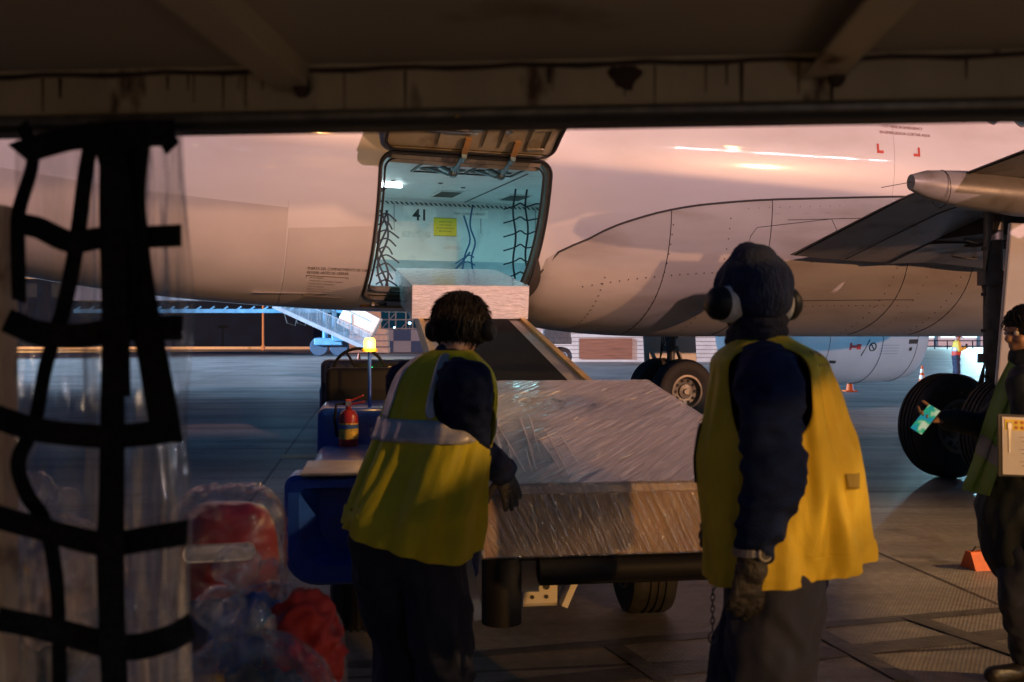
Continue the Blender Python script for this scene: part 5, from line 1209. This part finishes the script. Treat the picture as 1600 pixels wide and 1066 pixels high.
vB.sheet('vest_patch', mat('worn_vest_patch', (.30, .22, .03), .6, var=.2), vs, oB, a0=-2.05, a1=-1.85, v0=.66, v1=.70, lift=.006, na=6, nv=6)
for va, vb in ((.20, .235), (.29, .31)): vB.sheet('faded_print', mat('faded_print', (.52, .33, .05), .6, var=.5, vscale=60) if 'faded_print' not in bpy.data.materials else bpy.data.materials['faded_print'], vs, oB, a0=-2.15, a1=-1.75, v0=va, v1=vb, lift=.005, na=10, nv=4, holes=ho)
vB.sheet('vest_pocket', mat('pocket_dark_trim', (.05, .045, .02), .7), vs, oB, a0=1.92, a1=2.02, v0=.52, v1=.70, lift=.006, na=4, nv=20)
mb = MB(); hd = jB['handL']; hand(mb, jB['wrL'], *hd[:2], thumb=hd[2], curl=.32, inf=.005, s_=1.12); mb.cap2(V(jB['wrL']) + V((0, 0, .0)), V(jB['wrL']) + V((0, 0, -.03)), .040, .042)
blob(mb, 'glove', glove, eB, voxel=.0042, smooth=3, off=oB, disp=fold((40, 40, 60), .003, 1))
mb = MB(); hd = jB['handR']; hand(mb, jB['wrR'], *hd[:2], thumb=hd[2], curl=.32, inf=.005, s_=1.1); blob(mb, 'glove', glove, eB, voxel=.006, smooth=2, off=oB)
# watch
wc = V(jB['wrL']) + V((0, 0, .022)); mb = MB(); ringp = [wc + V((.052 * math.cos(a), .052 * math.sin(a), .004 * math.cos(a))) for a in frange(0, 6.2832, 24)]
for p, q in zip(ringp, ringp[1:]): mb.bar(p, q, .004, .020)
wt = mb.build('wrist_watch', M['steel'], eB, off=oB)
mb = MB(); mb.lathe([(.021, 0), (.022, .008), (.019, .011), (.001, .011)], wc + V((.018, -.052, 0)), (.3, -1, .1), 20); mb.build('watch_case', M['steel'], wt, smooth=True, off=oB)
mb = MB(); mb.lathe([(.016, 0), (.001, .001)], wc + V((.0215, -.0635, .001)), (.3, -1, .1), 16); mb.build('watch_dial', M['black'], wt, off=oB)
# beanie with gathered top
HB = jB['headB']; H_ = V(jB['head'])
mb = MB(); mb.ell(H_ + HB @ V((0, -.008, .040)), (.104, .118, .100), HB, 24, 16); mb.ell(H_ + HB @ V((0, -.016, .0)), (.094, .108, .075), HB, 24, 16)
mb.ell(H_ + HB @ V((.0, -.01, .125)), (.055, .070, .030), HB); mb.ell(H_ + HB @ V((.0, .018, .148)), (.030, .034, .020), HB); mb.ell(H_ + HB @ V((-.02, -.06, .115)), (.05, .04, .03), HB)
def cutb(bm):
    dead = [f for f in bm.faces if (HB.transposed() @ (f.calc_center_median() + oB - H_)).z < -.062 or ((HB.transposed() @ (f.calc_center_median() + oB - H_)).y > .05 and (HB.transposed() @ (f.calc_center_median() + oB - H_)).z < .012)]
    bmesh.ops.delete(bm, geom=dead, context='FACES')
blob(mb, 'beanie', mat('navy_beanie', (.010, .020, .060), .9, var=.25, vscale=30, bump=.5, bscale=110, stretch=(1, 1, .4)), eB, voxel=.007, smooth=5, off=oB, disp=fold((16, 16, 10), .007, 2), post=cutb, solid=.004)
muffs(eB, oB, H_, HB, tilt=.10, rad=.052, r0=.106)
mb = MB(); mb.ell(H_ + HB @ V((0, .045, -.085)), (.05, .045, .035), HB); mb.ell(H_ + HB @ V((0, .03, -.06)), (.064, .058, .03), HB)
blob(mb, 'beard', mat('reddish_beard', (.07, .03, .02), .8, var=.4, vscale=60, bump=.8, bscale=80), eB, voxel=.006, smooth=2, off=oB, disp=fold((50, 50, 30), .004, 5))
# key chain at the hip
mb = MB(); kp = P(1114, 925, DB - .05)
for q in range(7): mb.tube([kp + V((.0 + .006 * math.cos(a) * (1 if q % 2 else .3), .006 * math.cos(a) * (.3 if q % 2 else 1), -.017 * q + .012 * math.sin(a))) for a in frange(0, 6.2832, 10)], .0018, 4, cap=False)
mb.tube([kp + V((.012 * math.cos(a), 0, -.135 + .016 * math.sin(a))) for a in frange(0, 6.2832, 12)], .003, 5, cap=False)
mb.tube([kp, kp + V((.03, 0, .04))], .002, 4)
mb.build('key_chain', M['darkmetal'], eB, smooth=True, off=oB)
# ---- woman at the right edge, walking left with a phone and a clipboard
DC = 4.6; f3 = V((-1, -.05, 0)).normalized(); s3 = V((f3.y, -f3.x, 0))   # s3 her right (far side, +y)
pel = P(1592, 800, DC)
jC = dict(head=P(1603, 518, DC), headB=basis(V((-.97, -.20, -.12))), neck=P(1606, 566, DC), chest=P(1606, 640, DC), pelvis=pel, side=s3, toe=V((-1, -.3, 0)),
          shR=P(1596, 600, DC + .17), elR=P(1545, 668, DC + .24), wrR=P(1478, 655, DC + .20), shL=P(1600, 602, DC - .17), elL=P(1612, 705, DC - .25), wrL=P(1610, 735, DC - .35),
          hipR=pel + s3 * .09 - V((0, 0, .03)), hipL=pel - s3 * .09 - V((0, 0, .03)), handR=((-1, -.1, .1), (0, -.5, .85), 1, .45), handL=((-.8, -.2, .3), (0, -1, .2), 1, .5))
jC['knR'] = V((pel.x + .10, pel.y + .08, .50)); jC['knL'] = V((pel.x - .06, pel.y - .08, .50)); jC['anR'] = V((pel.x + .35, pel.y + .10, .14)); jC['anL'] = V((P(1604, 1010, 4.75).x, 4.75, .09))
eC, oC, _ = person(V((pel.x, pel.y, 0)), 'woman in dark coat walking left with a phone and clipboard', jC, dict(bare=1, voxel=.006))
trousers(eC, oC, jC, seed=3, rt=.085, rk=.065, ra=.055); boots(eC, oC, jC)
coat = mat('dark_coat', (.012, .020, .026), .8, var=.2, vscale=12, bump=.15, bscale=120)
mb = MB(); mb.cap2(pel + V((.03, 0, -.12)), jC['chest'], .19, .17, s3, .19, .13); mb.cap2(pel + V((.05, 0, -.16)), pel, .20, .19, s3, .20, .18); mb.cap2(jC['chest'], V(jC['neck']) - V((0, 0, .06)), .15, .09, s3, .12, .08); sleeves(mb, jC, 'LR', .066, .058, .044)
mb.cap2(V(jC['neck']) - V((0, 0, .04)), V(jC['neck']) + V((0, 0, .015)), .075, .078)
blob(mb, 'coat', coat, eC, voxel=.011, smooth=6, off=oC, disp=fold((9, 9, 5), .012, 8))
hair(eC, oC, jC['head'], jC['headB'], hairm, 420, .06, 9, rad=(.086, .102, .10))
# hi-vis vest slung over her arm
mb = MB()
tp = [(P(1578, 560, DC - .02), P(1592, 585, DC - .10)), (P(1560, 600, DC + .0), P(1588, 640, DC - .14)), (P(1540, 660, DC + .02), P(1570, 690, DC - .14)), (P(1522, 720, DC + .03), P(1556, 740, DC - .12)), (P(1503, 765, DC + .05), P(1545, 775, DC - .10))]
mb.grid(lambda u, v_: (lambda i, t: (tp[i][0].lerp(tp[i][1], v_)).lerp(tp[i + 1][0].lerp(tp[i + 1][1], v_), t) + V((0, .018 * math.sin(v_ * 9 + u * 3), 0)))(min(3, int(u * 4)), u * 4 - min(3, int(u * 4))), 25, 14)
sv = mb.build('slung_vest', mat('hi_vis_green', (.16, .30, .02), .6, var=.12, vscale=10, bump=.1), eC, smooth=True, off=oC)
mb = MB(); mb.grid(lambda u, v_: tp[2][0].lerp(tp[2][1], v_).lerp(tp[3][0].lerp(tp[3][1], v_), .3 + .5 * u) + V((-.003, -.012 + .018 * math.sin(v_ * 9 + 2), 0)), 4, 10); mb.build('vest_stripe', mat('dull_reflective', (.16, .17, .14), .5), sv, smooth=True, off=oC)
# phone
pc = V(jC['wrR']) + V((-.115, -.045, .0)); 
t = tag(empty('smartphone', pc), 'glowing smartphone held out in the walking woman\'s hand', 'phone'); t.rotation_euler = (R(62), R(25), R(-58))
mb = MB(); mb.rbox((0, 0, 0), (.072, .150, .009), .004); mb.build('case', M['black'], t)
m_, n_, l_, b_ = nt('phone_screen'); tcx = n_.new('ShaderNodeTexCoord'); nn = n_.new('ShaderNodeTexNoise'); nn.inputs['Scale'].default_value = 18; l_.new(tcx.outputs['Object'], nn.inputs[0])
rp = n_.new('ShaderNodeValToRGB'); rp.color_ramp.elements[0].color = (.02, .35, .45, 1); rp.color_ramp.elements[1].color = (.75, .85, .55, 1); rp.color_ramp.elements[0].position = .42; rp.color_ramp.elements[1].position = .62; e3 = rp.color_ramp.elements.new(.52); e3.color = (.03, .5, .22, 1)
l_.new(nn.outputs[0], rp.inputs[0]); l_.new(rp.outputs[0], b_.inputs['Emission Color']); b_.inputs['Emission Strength'].default_value = .55; b_.inputs['Base Color'].default_value = (.02, .02, .02, 1)
mb = MB(); mb.rbox((0, 0, .0055), (.066, .142, .003), .001); mb.build('screen', m_, t)
# clipboard
t = tag(empty('clipboard', P(1602, 697, DC - .42)), 'clipboard with a white form and yellow header pressed to the dark coat', 'clipboard'); t.rotation_euler = (R(-6), R(3), R(6))
mb = MB(); mb.rbox((0, 0, 0), (.245, .006, .262), .003); mb.build('board', M['black'], t)
mb = MB(); mb.rbox((.006, -.006, -.002), (.222, .003, .240), .001); mb.build('paper', mat('paper_white', (.78, .74, .70), .6, var=.04), t)
mb = MB(); mb.box((.006, -.0085, .085), (.20, .002, .045)); hb_ = mb.build('form_header', M['yellow'], t)
mb = MB()
for q in range(8): 
    for k in range(2): mb.ell((-.045 + q * .026, -.0100, .096 - .022 * k), (.009, .001, .007), seg=10, rings=4)
mb.build('header_symbol', mat('symbol_orange', (.55, .16, .02), .5), hb_)
mb = MB(); mb.box((-.075, -.010, .02), (.010, .004, .10)); mb.rbox((-.075, -.012, .08), (.022, .006, .03), .002); mb.build('clip', M['steel'], t)
mb = MB()
for q in range(9): mb.box((.03, -.0085, .035 - q * .017), (.12 - .02 * (q % 3), .001, .0016))
mb.build('form_line', M['black'], t)
# ---- distant worker in yellow and red
DD = 35; p0 = V(((1495 - 800) / F * DD, DD, 0)); f4 = V((1, -.1, 0)).normalized(); s4 = V((f4.y, -f4.x, 0))
q_ = lambda x, y, z: p0 + f4 * x + s4 * y + V((0, 0, z))
jD = dict(head=q_(.04, 0, 1.58), headB=basis(f4 + V((0, 0, -.35))), neck=q_(0, 0, 1.44), chest=q_(0, 0, 1.28), pelvis=q_(-.03, 0, .95), side=s4, toe=f4,
          shR=q_(0, .18, 1.38), elR=q_(.02, .22, 1.12), wrR=q_(.24, .12, 1.20), shL=q_(0, -.18, 1.38), elL=q_(.02, -.22, 1.12), wrL=q_(.24, -.12, 1.20),
          hipR=q_(-.03, .09, .92), hipL=q_(-.03, -.09, .92), knR=q_(0, .09, .5), knL=q_(0, -.09, .5), anR=q_(-.02, .09, .09), anL=q_(-.02, -.09, .09), handR=(f4, (0, 0, 1), 1, .5), handL=(f4, (0, 0, 1), -1, .5))
eD, oD, _ = person(p0, 'distant worker in yellow and red jacket and red cap looking at a phone', jD, dict(voxel=.012))
trousers(eD, oD, jD, rt=.10, rk=.08, ra=.07); boots(eD, oD, jD)
mb = MB(); mb.cap2(q_(-.02, 0, .98), q_(0, 0, 1.20), .20, .20, s4, .15, .15); blob(mb, 'jacket_lower', mat('jacket_red', (.62, .05, .02), .6), eD, voxel=.02, smooth=3, off=oD)
mb = MB(); mb.cap2(q_(0, 0, 1.2), q_(0, 0, 1.36), .205, .16, s4, .155, .12); sleeves(mb, jD, 'LR', .075, .065, .05); blob(mb, 'jacket', mat('jacket_yellow', (.75, .45, .04), .6), eD, voxel=.02, smooth=3, off=oD)
mb = MB(); mb.cap2(q_(-.01, 0, 1.12), q_(-.01, 0, 1.16), .208, .208, s4, .158, .158); blob(mb, 'reflective_band', reflm, eD, voxel=.015, smooth=1, off=oD)
HD = jD['headB']; mb = MB(); mb.ell(V(jD['head']) + HD @ V((0, -.01, .05)), (.095, .11, .09), HD); mb.cap2(V(jD['head']) + HD @ V((0, .08, .05)), V(jD['head']) + HD @ V((0, .19, .04)), .06, .055, HD @ V((1, 0, 0)), .012, .01)
mb.build('cap', mat('cap_red', (.25, .02, .02), .6), eD, smooth=True, off=oD)
mb = MB(); mb.rbox(q_(.33, 0, 1.27), (.04, .10, .16), .01); mb.build('radio_handset', M['black'], eD, off=oD)
# ------------------------------------------------------------------ FOREGROUND BAGGAGE CART (we look out from under its roof)
CY = R(-4.6); CO = V((0, 0, 0)); cart = tag(empty('baggage_cart', (0, .2, 0), CY), 'rusty cream baggage cart roof and frame filling the top of the view', 'baggage cart')
crm = mat('cart_cream_paint', (.42, .34, .22), .6, var=.12, vscale=5, bump=.1, bscale=14, color2=(.07, .03, .015), c2scale=7, c2lo=.60, c2hi=.68, stretch=(2.2, 1, .8))
crm2 = mat('cart_roof_sheet', (.34, .29, .21), .6, var=.12, vscale=2, bump=.05, bscale=5, color2=(.06, .035, .02), c2scale=3, c2lo=.62, c2hi=.75)
rust = mat('rust_stain', (.035, .015, .008), .8, var=.4, vscale=30)
ZB = 1.975; BY = 1.325
mb = MB(); mb.box((.3, .2, 2.078), (4.2, 2.4, .02)); mb.build('roof_panel', crm2, cart)
mb = MB(); mb.box((.3, BY + .015, 2.028), (4.2, .012, .076)); mb.box((.3, BY - .005, 2.064), (4.2, .03, .005)); hb = mb.build('header_beam', crm, cart)
mb = MB(); mb.tube([(-1.8, BY - .004, 1.992), (1.8, BY - .004, 1.992)], .008, 8); mb.build('beam_bead', mat('worn_edge', (.16, .15, .13), .35, metal=.5, var=.3, vscale=10, stretch=(3, 1, 1)), hb, smooth=True)
mb = MB(); mb.box((.3, BY + .035, 1.983), (4.2, .05, .014)); mb.build('curtain_track', M['seal'], hb)
for x in (-.43, .375):
    mb = MB(); mb.box((x, .30, 2.050), (.022, 2.05, .036)); mb.box((x - .022, .30, 2.034), (.05, 2.05, .005)); rb_ = mb.build('roof_rib', crm, cart)
    mb = MB(); mb.ell((x, BY - .02, 2.035), (.014, .012, .02)); mb.build('weld', rust, rb_, smooth=True)
mb = MB()
rnd = random.Random(4)
for q in range(26):
    x = rnd.uniform(-.95, .95); h_ = rnd.uniform(.02, .075); w2 = rnd.uniform(.0012, .004)
    mb.add([(x - w2, BY + .0085, 2.062), (x + w2, BY + .0085, 2.062), (x + w2 * .5, BY + .0085, 2.062 - h_), (x - w2 * .5, BY + .0085, 2.062 - h_)], [(0, 1, 2, 3)])
mb.build('rust_streak', rust, hb)
mb = MB(); mb.tube([(-1.8 + .05 * q, BY - .016, 2.060 + .0025 * math.sin(q * 1.7)) for q in range(73)], .005, 6); mb.build('rust_seam', rust, hb, smooth=True)
mb = MB(); c = V((.066, BY + .008, 2.045)); mb.add([c + V((.024 * math.cos(a) * (1 + .3 * math.sin(3 * a)), 0, .020 * math.sin(a) * (1 + .2 * math.cos(5 * a)))) for a in frange(0, 6.28, 16)[:-1]], [tuple(range(16))]); mb.build('rust_patch', rust, hb)
mb = MB(); mb.ell((-.19, BY - .012, 1.985), (.004, .003, .003)); mb.build('amber_glint', mat('amber_glint_metal', (.6, .4, .12), .15, metal=1), hb)  # metal bead coloured to stand in for an amber glint
# posts, rear wall and deck of the cart (behind the camera they shade the workers)
mb = MB(); mb.box((-.905, 1.28, 1.0), (.04, .04, 1.7)); po = mb.build('corner_post', mat('post_tan', (.62, .48, .34), .6, var=.15, vscale=8, color2=(.12, .06, .03), c2scale=9), cart)
mb = MB()
for z in (1.76, 1.68): mb.cyl((-.905, 1.262, z), (-.905, 1.256, z), .008, seg=10)
mb.build('post_hole', M['black'], po)
mb = MB(); mb.box((.30, -.98, 1.25), (4.1, .03, 1.62)); mb.build('rear_panel', crm, cart)
mb = MB(); mb.rbox((-1.35, 1.9, .42), (1.5, 1.9, .06), .01); mb.build('side_deck', crm2, cart)
for x, y in ((-1.9, 1.3), (-.8, 1.3), (-1.9, 2.6), (-.8, 2.6)):
    mb = MB(); mb.lathe([(.1, -.05), (.19, -.05), (.2, -.03), (.2, .03), (.19, .05), (.1, .05)], (x, y, .2), (1, 0, 0), 20); mb.build('wheel', M['rubber'], cart, smooth=True)
lamp('foreground_fill', 'POINT', 3.5, (1, .70, .45), loc=(-.35, -.6, 1.45), parent=cart, shadow_soft_size=.03); lamp('foreground_fill', 'POINT', 3.0, (.8, .85, 1), loc=(.9, -.5, 1.35), parent=cart, shadow_soft_size=.03)  # fill lamps added behind the camera to brighten roof, luggage and curtain
# hanging net of black webbing and clear plastic curtain
wb_ = mat('black_webbing', (.012, .012, .014), .8, var=.45, vscale=90, bump=.3, bscale=200, spec=.1)
cp = film('clear_curtain_plastic', base=.03, streak=.34, gloss=.12, rim=.5, scale=(15, 6, .7), color=(.58, .60, .64), rough=.10, bump=.8, lo=.50, hi=.74)
net_ = tag(empty('webbing_curtain', P(160, 205, 1.50)), 'black webbing net hanging with clear plastic sheets at the left of the view', 'webbing net'); on = P(160, 205, 1.50)
def strap(pts, wpx, d=1.48, seed=0, sag=0, name='strap'):
    """ribbon through photo-plane points at about arm's length, with real width and thickness"""
    P3 = []; n_ = len(pts)
    for i in range((n_ - 1) * 6 + 1):
        t = i / 6; k = min(int(t), n_ - 2); t -= k
        g = lambda q: V(pts[max(0, min(n_ - 1, q))])
        a, b, c, e_ = g(k - 1), g(k), g(k + 1), g(k + 2)
        xy = .5 * ((2 * b) + (c - a) * t + (2 * a - 5 * b + 4 * c - e_) * t * t + (3 * b - a - 3 * c + e_) * t ** 3)
        P3.append(P(xy.x, xy.y, d + .02 * math.sin(i * .35 + seed)))
    w_ = wpx * .92 / F * d / 2; mb = MB(); rings = []
    for i, p in enumerate(P3):
        dr = (P3[min(i + 1, len(P3) - 1)] - P3[max(i - 1, 0)]).normalized(); tw = .18 * math.sin(i * .22 + seed)
        sd_ = dr.cross(V((0, 1, 0))).normalized(); nn_ = V((0, 1, 0)); sd2 = sd_ * math.cos(tw) + nn_ * math.sin(tw); n3 = dr.cross(sd2).normalized() * .0012
        rings.append([p - sd2 * w_ - n3, p + sd2 * w_ - n3, p + sd2 * w_ + n3, p - sd2 * w_ + n3])
    mb.loft(rings); return mb.build(name, wb_, net_, off=on)
strap([(178, 198), (176, 330), (178, 460), (176, 600), (174, 760), (172, 900), (178, 1080)], 44, 1.46, 1)
strap([(215, 198), (205, 300), (214, 400), (228, 500), (246, 600), (262, 690)], 50, 1.47, 2)
strap([(160, 198), (186, 300), (196, 420), (182, 520), (182, 620)], 46, 1.45, 3)
strap([(35, 195), (52, 250), (30, 330), (28, 380), (30, 470)], 24, 1.50, 4)
strap([(150, 195), (136, 260), (120, 380), (100, 480), (72, 570), (54, 660), (28, 720), (40, 770), (70, 820), (88, 920), (92, 1080)], 26, 1.49, 5)
strap([(30, 240), (90, 222), (150, 212), (272, 208)], 44, 1.47, 6)
strap([(272, 200), (262, 215), (270, 232)], 30, 1.46, 6)
strap([(26, 350), (60, 356), (110, 378), (160, 372), (240, 370), (284, 368)], 38, 1.47, 7)
strap([(10, 500), (60, 520), (120, 525), (190, 515), (285, 512)], 42, 1.47, 8)
strap([(-5, 652), (60, 672), (160, 682), (230, 678), (282, 668)], 42, 1.46, 9)
strap([(-5, 808), (60, 826), (160, 850), (230, 842), (292, 832)], 42, 1.46, 10)
strap([(-5, 968), (80, 985), (190, 1012), (260, 1000), (300, 978)], 44, 1.46, 11)
def sheet(x0, x1, y0, y1, d, seed, amp=.03, nx=40, ny=90, bulge=0):
    def f(u, v_):
        xa = x0(v_) if callable(x0) else x0; xb = x1(v_) if callable(x1) else x1
        p = P(xa + (xb - xa) * u, y0 + (y1 - y0) * v_, d)
        k = noise.noise(V((u * 3.5 + seed, v_ * 1.6, seed))) + .5 * noise.noise(V((u * 9 + seed, v_ * 2.4, 3))) + .30 * noise.noise(V((u * 22, v_ * 3, seed)))
        p.y += amp * k * (.3 + .7 * v_); p.x += .35 * amp * noise.noise(V((u * 2, v_ * 4, seed + 9))); return p
    mb = MB(); mb.grid(f, nx, ny); return mb.build('plastic_sheet', cp, net_, smooth=True, off=on)
sheet(28, 245, 205, 1090, 1.56, 1.3, .05); sheet(lambda v_: 120 + 10 * v_, lambda v_: 288 + 10 * math.sin(v_ * 3), 205, 1090, 1.52, 4.7, .04); sheet(-10, 60, 600, 1090, 1.60, 7.1, .03); sheet(lambda v_: 225 - 20 * v_, lambda v_: 284 + 14 * v_, 215, 1090, 1.60, 9.9, .03)
# ------------------------------------------------------------------ LUGGAGE PILE
bagf = film('clear_bag_plastic', gloss=.09, rim=.20, base=.03, streak=.34, scale=(16, 16, 7), color=(.50, .52, .56), rough=.12, bump=.9, lo=.48, hi=.72)
bagg = film('suitcase_wrap', gloss=.09, rim=.22, base=.03, streak=.42, scale=(14, 14, 22), color=(.55, .40, .34), rough=.15, bump=.8, lo=.50, hi=.74)
def crumple(amp, sc, seed):
    def f(co, n): 
        q = co * sc + V((seed, seed * 2, 0)); return amp * (1 - 2.2 * abs(noise.noise(q))) + amp * .6 * noise.noise(q * 2.7)
    return f
# red suitcase standing on the deck
c = P(356, 840, 3.0); t = tag(empty('suitcase', V((c.x, c.y, .45)), R(14)), 'red suitcase wrapped in clear film standing behind the bags', 'suitcase'); o_ = t.location.copy()
mb = MB(); mb.rbox((0, 0, .35), (.29, .27, .70), .10, seg=5)
redm = mat('suitcase_red', (.30, .010, .010), .35, var=.25, vscale=4, coat=.3); sc_ = blob(mb, 'shell', redm, t, voxel=.012, smooth=4, disp=lambda co, n: .012 * noise.noise(co * 9) + .006 * noise.noise(co * 24))
mb = MB(); mb.rbox((-.02, -.137, .575), (.20, .022, .05), .02); mb.build('white_stripe', mat('stripe_white', (.9, .82, .75), .5), t, smooth=True)
mb = MB(); mb.rbox((-.01, -.135, .36), (.22, .024, .16), .03); mb.build('front_pocket', mat('pocket_navy', (.02, .04, .14), .6), t, smooth=True)
mb = MB(); mb.rbox((0, 0, .365), (.325, .30, .75), .11, seg=5); blob(mb, 'film_wrap', bagg, t, voxel=.010, smooth=3, disp=crumple(.012, 26, 2))
# clear bag with red and orange clothes
def bag(px, py, d, rx, ry, h, label, lumps, seed, knot=(0, 0)):
    c = P(px, py, d); t = tag(empty('plastic_bag', V((c.x, c.y, .45))), label, 'bag', 'clear bags of clothes on the cart deck'); zt = c.z - .45
    for i, (x, y, z, a, b, cc, m) in enumerate(lumps):
        mb = MB(); mb.ell((x, y, z), (a, b, cc)); blob(mb, 'clothes', m, t, voxel=.009, smooth=2, disp=crumple(.024, 18, seed + i * 3))
    mb = MB(); mb.cap2((0, 0, .16), (0, 0, zt - .16), rx, rx * .92, V((1, 0, 0)), ry, ry * .9); mb.cap2((knot[0] * .5, 0, zt - .14), (knot[0], knot[1], zt - .02), .10, .018); mb.cap2((knot[0], knot[1], zt - .02), (knot[0] - .03, knot[1], zt + .045), .014, .05)
    mb.cap2((knot[0], knot[1], zt - .02), (knot[0] + .05, knot[1], zt + .02), .012, .035)
    blob(mb, 'bag_film', bagf, t, voxel=.0075, smooth=3, disp=lambda co, n: crumple(.014, 19, seed)(V((math.atan2(co.y, co.x) * .16 + co.x, co.y, co.z * .45)), n)); return t
redc = mat('red_cloth', (.50, .025, .012), .7, var=.2, vscale=8, bump=.2, bscale=30); orc = mat('orange_cloth', (.55, .26, .04), .7, var=.2, bump=.2, bscale=30); dkc = mat('charcoal_cloth', (.035, .04, .05), .8, var=.3, bump=.2, bscale=30); pkc = mat('pale_cloth', (.45, .32, .28), .7, var=.2, bump=.2, bscale=30); blc = mat('blue_cloth', (.03, .07, .30), .7, var=.2, bump=.2, bscale=30)
bag(430, 912, 2.55, .185, .17, .6, 'clear bag of bright red clothes with a knotted neck, behind the other bag', [(.08, -.06, .40, .09, .08, .15, redc), (.10, -.04, .18, .08, .09, .14, redc), (-.06, -.02, .44, .08, .08, .09, blc), (-.04, 0, .2, .12, .1, .16, dkc)], 3, knot=(-.06, -.02))
bag(395, 990, 2.25, .20, .17, .5, 'clear bag of dark and orange clothes in front of the red one', [(-.10, -.07, .36, .07, .06, .08, orc), (.02, -.03, .30, .12, .10, .14, dkc), (-.03, -.11, .25, .07, .04, .07, pkc), (.08, 0, .16, .1, .1, .14, dkc)], 8, knot=(-.05, .02))
bag(215, 1000, 2.1, .17, .16, .5, 'clear bag half hidden by the webbing at the lower left', [(0, 0, .28, .12, .1, .16, pkc), (.05, -.04, .18, .09, .08, .12, dkc)], 15)
bag(70, 800, 2.6, .20, .16, .6, 'tall clear bag seen through the plastic at the far left', [(0, 0, .5, .14, .11, .16, pkc), (.03, -.02, .25, .15, .12, .18, dkc)], 21)
